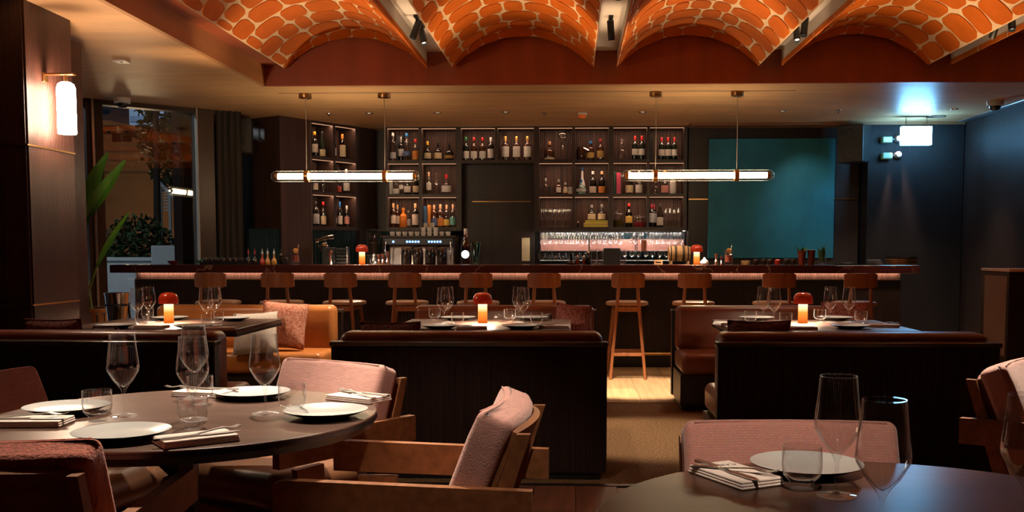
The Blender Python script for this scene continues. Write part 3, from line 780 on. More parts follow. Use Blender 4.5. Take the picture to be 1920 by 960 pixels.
# ================================================================== bottles
BG = {'clear': thin_glass('bottle_clear', (.90, .92, .92), 1.3), 'amber': thin_glass('bottle_amber', (.62, .26, .06), 1.3), 'green': thin_glass('bottle_green', (.16, .26, .14), 1.3),
      'dark': mat('bottle_dark', (.010, .008, .007), .07, coat=.5), 'dgreen': mat('bottle_dark_green', (.008, .016, .009), .07, coat=.5),
      'brown': mat('bottle_brown', (.055, .016, .006), .08, coat=.5), 'white': mat('bottle_white_ceramic', (.75, .72, .68), .2),
      'orange': mat('bottle_orange', (.75, .22, .02), .25), 'teal': thin_glass('bottle_teal', (.62, .80, .80), 1.3), 'rose': thin_glass('bottle_rose', (.75, .40, .28), 1.3)}
LIQ = mat('whisky_liquid', (.42, .12, .02), .1)
def pcol(name, c, r=.45): return mat(name, c, r)
def printed(name, c, ink):
    """paper label with small printed lines"""
    if name in MATS: return MATS[name]
    m, nt, b = nodes(name); N = nt.nodes; L = nt.links; tc = N.new('ShaderNodeTexCoord')
    mp = N.new('ShaderNodeMapping'); mp.inputs['Scale'].default_value = (130, 130, 260)
    nz = N.new('ShaderNodeTexNoise'); nz.inputs['Scale'].default_value = 1; nz.inputs['Detail'].default_value = 1
    rp = N.new('ShaderNodeValToRGB'); rp.color_ramp.interpolation = 'CONSTANT'; e = rp.color_ramp.elements
    e[0].position = 0; e[0].color = (*c, 1); e[1].position = .63; e[1].color = (*ink, 1)
    L.new(tc.outputs['Object'], mp.inputs[0]); L.new(mp.outputs[0], nz.inputs[0]); L.new(nz.outputs['Fac'], rp.inputs[0]); L.new(rp.outputs[0], b.inputs['Base Color'])
    b.inputs['Roughness'].default_value = .6; MATS[name] = m; return m
LABC = {'white': ((.80, .78, .72), (.25, .22, .2)), 'cream': ((.78, .66, .42), (.30, .16, .06)), 'gold': ((.62, .40, .12), (.12, .06, .02)), 'red': ((.60, .05, .04), (.8, .7, .5)),
        'blue': ((.05, .12, .35), (.6, .6, .7)), 'orange': ((.80, .30, .06), (.2, .08, .04)), 'green': ((.06, .30, .16), (.8, .75, .4)), 'silver': ((.55, .55, .57), (.1, .1, .12)), 'yellow': ((.85, .62, .12), (.3, .1, .05)),
        'multi': ((.78, .72, .62), (.6, .12, .06)), 'pink': ((.75, .35, .30), (.4, .05, .08)), 'teal': ((.10, .42, .40), (.8, .6, .2))}
def LABM(k): return printed('label_'+k, *LABC[k])
CAPC = {'black': (.012, .012, .012), 'gold': (.75, .42, .10), 'red': (.55, .02, .02), 'white': (.75, .72, .66), 'blue': (.03, .20, .55), 'cork': (.72, .42, .22), 'yellow': (.85, .50, .04), 'orange': (.85, .30, .04), 'silver': (.6, .6, .6), 'green': (.03, .25, .08), 'wine': (.35, .02, .04)}
def CAPMT(k): return mat('cap_'+k, CAPC[k], .3, metal=.6 if k in ('gold', 'silver') else 0)
PROF = {'bord': ([(0, 0), (.97, 0), (1, .02), (1, .60), (.93, .66), (.60, .73), (.36, .78), (.34, .97)], .80, .36),
        'burg': ([(0, 0), (.97, 0), (1, .02), (1, .44), (.92, .54), (.66, .66), (.42, .77), (.35, .97)], .82, .38),
        'spirit': ([(0, 0), (.96, 0), (1, .02), (1, .56), (.95, .61), (.70, .67), (.38, .72), (.33, .78), (.33, .96)], .86, .40),
        'tall': ([(0, 0), (.97, 0), (1, .02), (1, .62), (.94, .67), (.62, .72), (.40, .76), (.37, .97)], .88, .42),
        'round': ([(0, 0), (.62, 0), (.86, .06), (1, .18), (1, .34), (.84, .50), (.50, .60), (.26, .66), (.23, .97)], .82, .27),
        'squat': ([(0, 0), (.90, 0), (1, .05), (1, .44), (.82, .54), (.44, .60), (.27, .66), (.25, .95)], .80, .30),
        'jar': ([(0, 0), (.92, 0), (1, .05), (1, .70), (.90, .80), (.72, .84), (.72, .90)], .88, .80),
        'flask': ([(0, 0), (.96, 0), (1, .03), (1, .25), (.75, .45), (.34, .62), (.26, .95)], .86, .30)}
def b_bottle(o, h, r, typ, gl, cap, lab, lr, liquid=None, seg=20):
    pr, c0, cr = PROF[typ]; m = MB(); M = Matrix.Rotation(R_(45), 4, 'Z') if seg == 4 else None
    bo = m.lathe([(a*r*(1.0 if seg > 4 else 1.15), z*h) for a, z in pr], seg, M).build('bottle_body', BG[gl], o, 40)
    if cap: MB().lathe([(cr*r, c0*h), (cr*r*1.04, c0*h+.001), (cr*r*1.04, h*.99), (cr*r*.9, h), (0, h)], 14).build('cap', CAPMT(cap), o, 40)
    if liquid:
        pts = [(max(0, a*r-.003), z*h+.002) for a, z in pr if z < .5]; pts.append((0, pts[-1][1])); MB().lathe(pts, seg, M).build('liquid', LIQ if liquid == 'amber' else mat('liquid_'+liquid, {'dark': (.05, .01, .005), 'straw': (.6, .4, .1)}.get(liquid, (.4, .1, .02)), .15), bo, 40)
    if lab:
        z0, z1 = lr; n = 10; rr = r*1.012+.0006
        if seg == 4:
            rr = r*1.15*.7071+.0008
            MB().box(-rr*.8, rr*.8, -rr-.0008, -rr, z0*h, z1*h).build('label_paper', LABM(lab), o)
        else: MB().lathe([(rr, z0*h), (rr, z1*h)], n, None, R_(195), R_(345)).build('label_paper', LABM(lab), o, 60)
BK = {}
def bottle(loc, h, w, typ, gl, cap, lab, lr, label, group, liquid=None, seg=20, key=None, rz=0, name='bottle'):
    k = (round(h, 3), round(w, 3), typ, gl, cap, lab, seg)
    return inst(('b', k), lambda o: b_bottle(o, h, w/2, typ, gl, cap, lab, lr, liquid, seg), name, label, 'jar' if name == 'jar' else 'bottle', loc, rz, group)
PXM = FPX/12.93
def sx(px_, Y=12.93): return at_y(px_, 350, Y).x
RN = ['top', 'middle', 'bottom']; CN = ['first', 'second', 'third', 'fourth', 'fifth', 'sixth', 'seventh', 'eighth']
def shelf_bottle(row, px_, hpx, wpx, typ, gl, cap, lab, lr, desc, liquid=None, seg=20, Y=12.93, dz=0, name='bottle', grp=None):
    z = ROWS[row][0]+.0006+dz; w2 = wpx/PXM/2*(1.16 if seg == 4 else 1.05); x = sx(px_, Y)
    cc = min(COLS, key=lambda c: abs((c[0]+c[1])/2-x)); x = min(max(x, cc[0]+w2+.002), cc[1]-w2-.002)
    return bottle((x, Y, z), min(hpx/PXM, .395), wpx/PXM, typ, gl, cap, lab, lr, desc+', on the '+RN[row]+' shelf', grp or 'bottles on the bar shelving', liquid, seg, name=name)
A = shelf_bottle
# top row
A(0, 733, 52, 11.5, 'tall', 'clear', 'white', 'silver', (.08, .30), 'tall clear vodka-type bottle nearest the corner post')
A(0, 753, 46, 11, 'bord', 'dark', 'silver', 'silver', (.2, .5), 'dark bottle with silver label behind a clear one', Y=13.0)
A(0, 763, 51, 12, 'tall', 'clear', 'blue', 'blue', (.18, .34), 'clear bottle with bright blue cap')
A(0, 780, 40, 12, 'spirit', 'clear', 'red', 'orange', (.06, .45), 'clear bottle with orange label and red cap')
A(0, 801, 36, 14, 'squat', 'dark', 'yellow', 'cream', (.10, .40), 'dark cognac bottle with yellow neck')
A(0, 821.7, 35, 14, 'squat', 'dark', 'black', 'cream', (.10, .42), 'dark squat bottle with cream label and black neck')
A(0, 843, 32, 17.5, 'round', 'dark', 'black', 'gold', (.12, .30), 'round-bellied dark bottle with gold label')
A(0, 873.6, 43.5, 12, 'spirit', 'dgreen', 'green', 'white', (.10, .40), 'green-capped whisky bottle, left of two red-capped ones')
for q, d in ((889, 'red-capped whisky bottle beside the green-capped one'), (905, 'second red-capped whisky bottle, beside a white-capped one')):
    A(0, q, 43, 12, 'spirit', 'brown', 'red', 'white', (.10, .40), d)
A(0, 920.6, 43, 12.5, 'bord', 'dark', 'white', 'white', (.10, .50), 'black bottle with large white label and white cap')
for q, d in ((948, 'first'), (968.5, 'middle'), (989, 'last')):
    A(0, q, 44.5, 13.5, 'bord', 'brown', 'gold', 'white', (.14, .58), d+' of three alike white-labelled whisky bottles with gold caps')
A(0, 1030, 35, 18.5, 'squat', 'brown', 'cork', 'cream', (.04, .14), 'squat brown whisky bottle beside the hourglass')
A(0, 1107, 35.5, 13.5, 'spirit', 'brown', 'blue', 'gold', (.12, .40), 'brown bottle with blue cap and gold emblem')
A(0, 1125.5, 39.5, 12.5, 'spirit', 'brown', 'wine', 'gold', (.12, .44), 'brown bottle with wine-red cap and gold label')
for q, d in ((1190.2, 'first'), (1202.8, 'second')):
    A(0, q, 44.5, 11.5, 'bord', 'dgreen', 'red', 'white', (.20, .46), d+' of two red-capped wine bottles beside the glass decanter')
for q, d in ((1240, 'first'), (1252, 'middle'), (1263.5, 'last')):
    A(0, q, 42, 11, 'bord', 'dgreen', 'red', 'white', (.18, .46), d+' of three red-capped wine bottles with oval white labels')
# middle row
A(1, 743, 38, 12, 'squat', 'clear', 'white', 'white', (.05, .3), 'clear squat bottle below the pendant tube', Y=12.98)
A(1, 752.5, 36, 8, 'spirit', 'clear', 'white', 'white', (.3, .5), 'slim clear bottle below the pendant tube', Y=12.98)
A(1, 764, 34, 13, 'squat', 'green', 'cork', 'white', (.12, .46), 'pale green bottle with diamond label below the pendant', Y=12.95)
A(1, 779.7, 38, 11, 'bord', 'dark', 'black', 'cream', (.10, .42), 'dark bottle with cream label below the pendant end')
A(1, 804, 42, 9.5, 'bord', 'clear', 'cork', 'white', (.20, .52), 'slim clear bottle with white label beside a stemmed glass', 'straw')
A(1, 837, 37, 18, 'squat', 'clear', 'red', 'white', (.12, .44), 'rounded clear bottle with red stopper and white label')
A(1, 1023, 30, 13, 'round', 'clear', 'silver', None, None, 'small clear cruet beside a dark box')
A(1, 1047.4, 28, 12.5, 'squat', 'brown', 'silver', 'white', (.12, .46), 'small square-shouldered bottle with white figure label', seg=4)
A(1, 1060, 22, 11.5, 'squat', 'amber', 'white', 'cream', (.12, .5), 'small amber bottle with cream label', 'amber', seg=4)
A(1, 1091.5, 51, 13.5, 'flask', 'white', 'blue', None, None, 'tall white ceramic bottle with blue flared top', Y=13.02)
A(1, 1089.5, 27, 19, 'round', 'teal', 'blue', 'white', (.16, .36), 'squat blue-grey glass bottle in front of the ceramic one', Y=12.88)
A(1, 1111.6, 42.5, 12.5, 'spirit', 'dark', 'white', 'multi', (.06, .34), 'dark bottle with round label, teal band and white cap')
A(1, 1128.5, 42.5, 12.5, 'spirit', 'dark', 'cork', 'orange', (.06, .34), 'dark bottle with round orange label and cork top')
A(1, 1180, 43, 14, 'bord', 'dgreen', 'white', 'cream', (.06, .38), 'wine bottle with cream label behind the second pendant')
A(1, 1198, 43, 12.5, 'bord', 'clear', 'white', 'white', (.06, .40), 'pale bottle with plain white label behind the second pendant')
A(1, 1229, 26, 15, 'round', 'clear', 'cork', None, None, 'round clear carafe hanging light under the pendant')
A(1, 1246.5, 44, 14, 'bord', 'clear', 'orange', 'pink', (.06, .36), 'pink-labelled bottle with orange cap behind the pendant')
A(1, 1261.5, 30, 12, 'jar', 'white', 'white', 'white', (.1, .6), 'white cylinder bottle at the far end')
# bottom row
A(2, 735, 45, 10.5, 'bord', 'brown', 'cork', 'multi', (.16, .5), 'dark rum bottle with printed label, first')
A(2, 744.8, 43, 10.5, 'bord', 'brown', 'cork', 'multi', (.16, .5), 'dark rum bottle with printed label, second', Y=13.0)
A(2, 755.5, 36, 14, 'spirit', 'orange', 'orange', None, None, 'bright orange bottle')
A(2, 765, 32, 10, 'spirit', 'clear', 'silver', 'silver', (.1, .5), 'clear bottle with silver cap behind the orange one', Y=13.0)
A(2, 778.5, 44.5, 12.5, 'bord', 'dark', 'cork', 'multi', (.10, .55), 'bottle with white, red and yellow label')
A(2, 813.4, 42, 11.5, 'bord', 'brown', 'cork', 'blue', (.06, .40), 'brown bottle with dark blue label')
A(2, 825.3, 43, 12, 'bord', 'brown', 'cork', 'orange', (.06, .40), 'brown bottle with orange label')
A(2, 837, 42, 11, 'bord', 'clear', 'cork', 'yellow', (.08, .36), 'clear bottle with yellow label', 'straw')
A(2, 849, 43, 11, 'bord', 'clear', 'cork', 'teal', (.10, .44), 'clear bottle with teal label')
A(2, 1109.5, 29, 14.5, 'squat', 'dgreen', 'silver', 'cream', (.06, .42), 'dark green bottle with stopper on the yellow boxes, first', dz=.088)
A(2, 1128.5, 30, 14.5, 'squat', 'dgreen', 'silver', 'cream', (.06, .42), 'dark green bottle with stopper on the yellow boxes, second', dz=.088)
A(2, 1179.5, 44.5, 12.5, 'spirit', 'green', 'red', 'yellow', (.18, .46), 'green bottle with yellow label and red cap')
A(2, 1221, 43, 10.5, 'bord', 'dark', 'wine', 'silver', (.2, .6), 'wine-red capped bottle with grey label, nearer the jar')
A(2, 1226.5, 43, 10.5, 'bord', 'dark', 'wine', 'silver', (.2, .6), 'wine-red capped bottle half hidden behind its twin', Y=13.03)
A(2, 1238, 43, 12.5, 'burg', 'dark', 'black', 'white', (.08, .42), 'black sloping wine bottle with white label beside the glasses')
# corner shelf
nrm = Vector((-lsd.y, lsd.x, 0))
def cpos(s, depth=.11): return LSA+nrm*depth+lsd*s      # s metres along the shelf front
CZ = [2.411, 1.979, 1.556]
def Cn(row, px_, hpx, wpx, typ, gl, cap, lab, lr, desc, liquid=None, depth=.11):
    p = cpos(px_, depth); return bottle((p.x, p.y, CZ[row]), hpx/(FPX/p.y), wpx/(FPX/p.y), typ, gl, cap, lab, lr, desc+', '+RN[row]+' of the angled shelf', 'bottles on the corner shelf', liquid, rz=lsang*.6)
Cn(0, 0.055, 45, 10, 'bord', 'dark', 'white', 'white', (.2, .5), 'dark bottle with white label at the pier')
Cn(0, 0.15, 46, 12, 'spirit', 'dark', 'yellow', 'multi', (.16, .50), 'dark bottle with yellow cap')
Cn(0, 0.275, 48, 12, 'burg', 'dgreen', 'black', 'cream', (.04, .30), 'dark green bottle with low cream label')
Cn(0, 0.46, 44, 11, 'spirit', 'dark', 'white', 'white', (.12, .44), 'black bottle with white label and white cap')
Cn(0, 0.62, 47, 12, 'bord', 'amber', 'orange', 'cream', (.10, .56), 'amber bottle with orange cap', 'amber')
Cn(1, 0.055, 50, 9, 'bord', 'clear', 'silver', 'green', (.05, .25), 'clear bottle with green label')
Cn(1, 0.15, 36, 10, 'spirit', 'dark', 'red', 'multi', (.1, .45), 'dark bottle with red and white label')
Cn(1, 0.28, 26, 15, 'round', 'clear', 'silver', None, None, 'round glass carafe')
Cn(1, 0.44, 46, 10, 'bord', 'clear', 'white', 'cream', (.06, .36), 'clear bottle with cream label')
Cn(1, 0.55, 44, 9, 'spirit', 'clear', 'black', 'red', (.06, .3), 'slim bottle with red label')
Cn(1, 0.68, 46, 13, 'bord', 'clear', 'white', 'white', (.12, .44), 'clear bottle with white cap and label')
Cn(2, 0.055, 44, 9, 'bord', 'clear', 'silver', None, None, 'slim clear bottle at the pier')
Cn(2, 0.15, 46, 13, 'bord', 'green', 'black', 'silver', (.10, .50), 'green bottle with large grey label')
Cn(2, 0.275, 46, 11, 'spirit', 'dark', 'red', 'cream', (.08, .42), 'dark bottle with red cap and cream label')
Cn(2, 0.45, 47, 12, 'bord', 'brown', 'black', 'white', (.14, .36), 'amber-brown bottle with white band label')
Cn(2, 0.56, 47, 9, 'bord', 'dark', 'blue', 'white', (.10, .44), 'dark bottle with blue cap')
Cn(2, 0.68, 40, 10, 'bord', 'dark', 'white', 'pink', (.14, .48), 'dark bottle with pinkish label and white cap')

# other things on the shelves
def sbox(name, row, px0, px1, z0, z1, mt, label, cat, Y0=12.86, Y1=13.0, tilt=0):
    a = sx(px0, Y0); b_ = sx(px1, Y0); c = (a+b_)/2; cc = min(COLS, key=lambda q: abs((q[0]+q[1])/2-c)); c = min(max(c, cc[0]+(b_-a)/2+.002), cc[1]-(b_-a)/2-.002); zb = ROWS[row][0]+.0005
    o = thing(name, label, cat, (c, (Y0+Y1)/2, zb+z0)); h = (b_-a)/2; d = (Y1-Y0)/2
    M = Matrix.Rotation(R_(tilt), 4, 'Y')
    MB().box(-h, h, -d, d, 0, z1-z0, .002, M).build('cover' if cat == 'book' else 'carton', mt, o)
    if cat == 'book': MB().box(-h+.003, h-.003, -d+.004, d-.004, .0, z1-z0+.001, 0, M).build('pages', mat('book_pages', (.7, .62, .5), .8), o)
    else: MB().box(-h-.0006, h+.0006, -d-.0006, d+.0006, (z1-z0)*.62, (z1-z0)*.66, 0, M).build('lid_seam', BLACK, o)
    return o
sbox('book', 2, 793.5, 800, 0, .27, pcol('book_blue', (.03, .12, .30)), 'dark blue book standing beside an orange one on the bottom shelf', 'book')
sbox('book', 2, 801, 806, 0, .285, pcol('book_orange', (.75, .27, .02)), 'orange-yellow book standing beside the blue one on the bottom shelf', 'book')
sbox('book', 1, 1150.5, 1154, 0, .28, pcol('book_green', (.02, .12, .06)), 'narrow dark green book leaning beside a pink book', 'book')
sbox('book', 1, 1155.5, 1164, 0, .27, pcol('book_pink', (.75, .08, .18)), 'bright pink book on the middle shelf behind the pendant tip', 'book')
sbox('book', 1, 727.5, 731, 0, .20, pcol('book_pale', (.62, .66, .62)), 'pale tilted book at the corner post on the middle shelf', 'book')
sbox('gift_box', 1, 1028, 1033.5, 0, .10, pcol('box_dark', (.03, .028, .028)), 'small dark box beside the clear cruet', 'box')
sbox('gift_box', 1, 1065.5, 1073, .0, .09, pcol('box_white', (.6, .56, .5)), 'small white and red carton beside the amber bottle', 'box')
sbox('gift_box', 0, 743, 757, 0, .34, pcol('box_black', (.015, .015, .016)), 'tall black display box behind the silver-labelled bottle', 'box', 13.04, 13.09)
sbox('gift_box', 0, 1217.8, 1223.5, 0, .28, pcol('box_black', (.015, .015, .016)), 'tall black bottle box leaning beside three wine bottles', 'box')
YB = pcol('box_yellow', (.80, .66, .12)); 
sbox('gift_box', 2, 1095, 1140.5, 0, .057, YB, 'wide yellow box lying under another yellow box', 'box', 12.84, 13.05)
sbox('gift_box', 2, 1098, 1140, .058, .087, pcol('box_yellow_green', (.62, .58, .08)), 'thinner yellow-green box lying on the wide yellow box', 'box', 12.85, 13.05)
# hourglass
hg = thing('hourglass', 'large clear glass hourglass on the top shelf', 'hourglass', (sx(1055), 12.95, ROWS[0][0]+.0006))
MB().lathe([(.060, .0), (.062, .012), (.050, .05), (.020, .13), (.012, .155), (.020, .18), (.062, .255), (.080, .30), (.080, .33), (.060, .365), (.030, .378), (0, .38)], 28).build('glass_body', GLASS, hg, 60)
MB().lathe([(0, 0), (.064, 0), (.064, .006), (0, .006)], 24).build('base', BLKMET, hg, 40); MB().lathe([(.016, .148), (.020, .148), (.020, .162), (.016, .162)], 16).build('neck_ring', CHROME, hg, 40)
# decanter
dc = thing('decanter', 'cut glass decanter with stopper on the top shelf beside red-capped wine', 'decanter', (sx(1165.5), 12.93, ROWS[0][0]+.0006))
MB().lathe([(0, .003), (.055, .003), (.066, .03), (.066, .09), (.050, .13), (.022, .15), (.018, .19), (.026, .20)], 20).build('glass_body', GLASS, dc, 35)
MB().lathe([(0, .19), (.012, .19), (.012, .205), (.026, .225), (.028, .25), (.016, .27), (0, .275)], 10).build('stopper', GLASS, dc, 30)
# dark crock with swing handle
ck = thing('crock', 'dark round crock with pouring arm on the top shelf', 'crock', (sx(1089), 12.93, ROWS[0][0]+.0006))
MB().lathe([(0, 0), (.045, 0), (.056, .02), (.058, .12), (.045, .15), (.045, .165), (0, .168)], 24).build('pot', BG['brown'], ck, 40); MB().bar((.03, -.02, .16), (.10, -.05, .12), .012, .012).build('arm', STEEL, ck)
def glass_jar(px_, row, h, r, label, liq):
    o = thing('jar', label, 'jar', (sx(px_), 12.93, ROWS[row][0]+.0006))
    MB().lathe([(0, .002), (r*.9, .002), (r, .012), (r, h*.62), (r*.9, h*.70), (r*.8, h*.72)], 24).build('glass_body', GLASS, o, 40)
    MB().lathe([(0, h*.72), (r*.95, h*.72), (r*.95, h*.78), (r*.5, h*.84), (r*.16, h*.86), (r*.22, h*.95), (0, h)], 20).build('lid', GLASS, o, 40)
    MB().lathe([(0, .005), (r*.88, .005), (r*.96, .014), (r*.96, h*.36), (0, h*.36)], 20).build('contents', liq, o, 40)
glass_jar(1160, 2, .245, .066, 'tall glass jar with lid and dark liqueur', mat('olive_liqueur', (.10, .08, .02), .2))
glass_jar(1200, 2, .180, .075, 'wide glass jar with knob lid and red fruit', mat('red_fruit', (.35, .02, .03), .35))
sb_ = thing('candle', 'small round white candle in a black holder on the bottom shelf', 'candle', (sx(1084), 12.9, ROWS[2][0]+.0006))
MB().lathe([(0, 0), (.018, 0), (.022, .03), (.018, .055), (0, .055)], 16).build('holder', BLACK, sb_, 40); MB().lathe([(0, .056), (.012, .056), (.012, .078), (0, .08)], 12).build('wax', BG['white'], sb_, 40)

# ---- stemmed and plain glasses
def b_wine(o):
    MB().lathe([(.0368, .250), (.0372, .251), (.0376, .250), (.0405, .215), (.0465, .165), (.0478, .150), (.0460, .140), (.030, .112), (.014, .092), (.0062, .078), (.0046, .07)]
               +[(0, .088)][:0], 36).build('bowl', GLASS, o, 50)
    MB().lathe([(.0360, .250), (.0395, .215), (.0455, .165), (.0466, .150), (.0448, .1415), (.028, .114), (.012, .096), (0, .089)], 36).build('bowl_inside', GLASS, o, 50)
    MB().tube([(.0369*math.cos(a), .0369*math.sin(a), .2505) for a in [2*math.pi*k/32 for k in range(33)]], .0008, 6, None, False).build('rim', GLASS, o, 60)
    MB().lathe([(.0046, .07), (.0036, .05), (.0036, .02), (.0050, .009)], 14).build('stem', GLASS, o, 60)
    MB().lathe([(.0050, .009), (.012, .005), (.036, .0022), (.0405, .0015), (.0400, .0003), (0, .0003)], 36).build('foot', GLASS, o, 60)
def b_tumbler(o):
    MB().lathe([(.0405, .092), (.0412, .0925), (.0418, .092), (.0425, .05), (.039, .030), (.027, .018), (.0250, .013), (.0262, .003), (.0245, .0003), (0, .0003)], 36).build('wall', GLASS, o, 40)
    MB().tube([(.0410*math.cos(a), .0410*math.sin(a), .0925) for a in [2*math.pi*k/32 for k in range(33)]], .0009, 6, None, False).build('rim', GLASS, o, 60)
    MB().lathe([(.0403, .091), (.0408, .05), (.037, .032), (.022, .022), (0, .020)], 36).build('inside', GLASS, o, 40)
def wine(loc, label, group=None, sc=None, rz=0): return inst('wine', b_wine, 'wine_glass', label, 'wine glass', loc, rz, group, sc)
def tumb(loc, label, group=None, sc=None): return inst('tumbler', b_tumbler, 'tumbler', label, 'glass', loc, 0, group, sc)
# back-bar glass shelves with rows of glasses
gs = thing('glass_rack', 'two-tier glass rack under the bottle shelves behind the bar', 'rack', (.515, 12.80, .9005))
GSH = thin_glass('rack_glass', (.85, .90, .88), 1.2)
for z in (.225, .341): MB().box(-.93, .93, -.17, .17, z, z+.007).build('glass_shelf', GSH, gs)
for x in (-.93, -.3, .3, .93):
    for y in (-.16, .16): MB().box(x-.005, x+.005, y-.005, y+.005, 0, .60).build('post', BLKMET, gs)
MB().box(-.92, .92, .015, .045, .6015, .605).build('light_strip', emis('rack_led', (1.0, .88, .78), 110.0), gs)
for yb in (.16,): MB().box(-.93, .93, yb, yb+.012, .352, .50).build('back_plate', mat('copper_plate', (.34, .15, .12), .5), gs)
GX = [1016+10.3*i for i in range(15)]+[1187, 1198.5, 1218, 1229, 1240, 1251, 1262, 1273]
for i, q in enumerate(GX):
    for Y in (12.70, 12.86):
        wine((sx(q+(5 if Y > 12.8 else 0), Y), Y, .9005+.3485), 'wine glass in the %s row of the lit back-bar rack, %s' % ('front' if Y < 12.8 else 'rear', 'towards the door' if q < 1180 else 'towards the barrel'), 'wine glasses on the back-bar rack', (.71, .71, .92))
for i, q in enumerate([1016, 1029, 1042, 1055, 1068, 1081, 1094]):
    tumb((sx(q, 12.72), 12.72, 1.133), 'short tumbler on the lower tier of the back-bar rack', 'tumblers on the back-bar rack')
for i, q in enumerate([1172, 1186, 1198, 1212, 1224, 1238, 1250]):
    o = inst('wine', b_wine, 'wine_glass', 'wine glass standing on the lower tier of the back-bar rack', 'wine glass', (sx(q, 12.74), 12.74, 1.1330), 0, 'wine glasses on the lower rack tier', (.75, .75, .43))
def b_goblet(o):
    MB().lathe([(.030, .20), (.0305, .2005), (.031, .20), (.031, .115), (.026, .085), (.008, .075), (.006, .06), (.012, .035), (.026, .012), (.027, .002), (0, .002)], 18).build('bowl', GLASS, o, 40)
    MB().lathe([(.0295, .20), (.0295, .115), (.024, .09), (0, .08)], 18).build('inside', GLASS, o, 40)
for q in (1016.5, 1023.5, 1031, 1039.5, 1048, 1056.5, 1065):
    for Y in (12.88, 12.98): inst('goblet', b_goblet, 'goblet', 'short-stemmed goblet in the packed %s row on the bottom shelf, beside the yellow boxes' % ('front' if Y < 12.9 else 'rear'), 'goblet', (sx(q+(3 if Y > 12.9 else 0), Y), Y, ROWS[2][0]+.0006), 0, 'goblets beside the yellow boxes', (.86, .86, 1.18))
for q in (1248, 1255.8, 1263.6, 1271.3):
    for Y in (12.88, 12.98): inst('goblet', b_goblet, 'goblet', 'short-stemmed goblet in the %s row at the far end of the bottom shelf' % ('front' if Y < 12.9 else 'rear'), 'goblet', (sx(q+(2 if Y > 12.9 else 0), Y), Y, ROWS[2][0]+.0006), 0, 'goblets at the far end of the bottom shelf', (.86, .86, 1.18))
wine((sx(818), 12.95, ROWS[1][0]+.0006), 'stemmed glass between two clear bottles on the middle shelf', None, (.95, .95, 1.1))
# ================================================================== things on the bar
BZ = 1.1046
def bx_(px_, Y): return at_y(px_, 490, Y).x
def simple(name, label, cat, px_, Y, prof, mt, part, group=None, seg=20, z=BZ, sm=40, extra=None):
    o = thing(name, label, cat, (bx_(px_, Y), Y, z), 0, group); MB().lathe(prof, seg).build(part, mt, o, sm)
    if extra: extra(o)
    return o
# coffee machine on the back counter
em = thing('espresso_machine', 'chrome two-group espresso machine with blue-lit buttons behind the bar', 'coffee machine', (-1.885, 12.38, .9005))
MB().box(-.40, .40, -.22, .26, .02, .10, .01).build('drip_base', CHROME, em); MB().box(-.41, .41, .02, .26, .10, .42, .012).build('body', STEEL, em)
MB().box(-.43, .43, -.20, .26, .42, .505, .012).build('head', mat('machine_dark_panel', (.05, .055, .065), .25, metal=.4), em)
MB().box(-.46, .46, -.21, .27, .520, .535, .003).build('cup_tray', CHROME, em); MB().box(-.43, .43, -.20, .26, .506, .519).build('tray_rim', BLKMET, em)
for s in (-1, 1): MB().box(s*.435-.012, s*.435+.012, -.20, .26, .02, .52, .006).build('side_panel', CHROME, em); MB().tube([(s*.395, -.21, .46), (s*.40, -.26, .40), (s*.40, -.24, .22)], .007, 8).build('steam_wand', CHROME, em, 50)
BLUE = emis('button_blue', (.10, .30, 1.0), 9.0)
for x in [-.31]+[-.14+.035*i for i in range(5)]+[.13+.035*i for i in range(5)]: MB().box(x-.011, x+.011, -.2015, -.200, .452, .474).build('button', BLUE, em)
for x in (-.07, .20):
    MB().lathe([(0, .335), (.036, .335), (.036, .42), (0, .42)], 20, Matrix.Translation((x, -.10, 0))).build('group_head', CHROME, em, 40)
    pf = MB().lathe([(0, .30), (.032, .30), (.034, .335), (0, .335)], 20, Matrix.Translation((x, -.10, 0))).build('portafilter', CHROME, em, 40); MB().tube([(x, -.13, .318), (x+.02, -.30, .305)], [.011, .014], 8).build('handle', BLKMET, pf, 40)
CER = mat('white_porcelain', (.75, .73, .70), .25)
def b_cup(o):
    MB().lathe([(0, 0), (.022, 0), (.030, .018), (.0335, .052), (.0315, .052), (.028, .018), (0, .006)], 18).build('cup_body', CER, o, 40)
    MB().tube([(.031, 0, .042), (.046, 0, .036), (.044, 0, .02), (.029, 0, .016)], .004, 6).build('handle', CER, o, 50)
for i, q in enumerate([735+11.6*i for i in range(10)]):
    inst('cup', b_cup, 'coffee_cup', 'white coffee cup in the row on top of the espresso machine', 'cup', (sx(q, 12.26), 12.26, .9005+.5355), R_(-90), 'coffee cups on the machine')
for q, z in ((793, .588), (804.6, .588), (816.2, .588), (798, .6405), (810, .6405)):
    inst('cup', b_cup, 'coffee_cup', 'white coffee cup in the %s tier of the pile on the espresso machine' % ('upper' if z > .6 else 'lower'), 'cup', (sx(q, 12.26), 12.262, .9005+z), R_(90), 'stacked coffee cups')
# grinder
gr = thing('coffee_grinder', 'black coffee grinder with clear bean hopper beside the espresso machine', 'grinder', (sx(699, 12.35), 12.35, .9005))
MB().box(-.075, .075, -.09, .10, .02, .30, .012).build('body', BLKMET, gr); MB().box(-.07, .07, -.15, -.02, .0005, .02, .004).build('base', BLKMET, gr)
MB().lathe([(.055, .30), (.06, .32), (.085, .52), (.085, .60)], 24).build('hopper', GLASS, gr, 40); MB().lathe([(0, .60), (.088, .60), (.088, .615), (0, .62)], 24).build('lid', BLKMET, gr, 40)
MB().lathe([(0, .305), (.05, .305), (.068, .45), (0, .46)], 20).build('beans', mat('coffee_beans', (.03, .014, .008), .4, bump=.8, bscale=90), gr, 40)
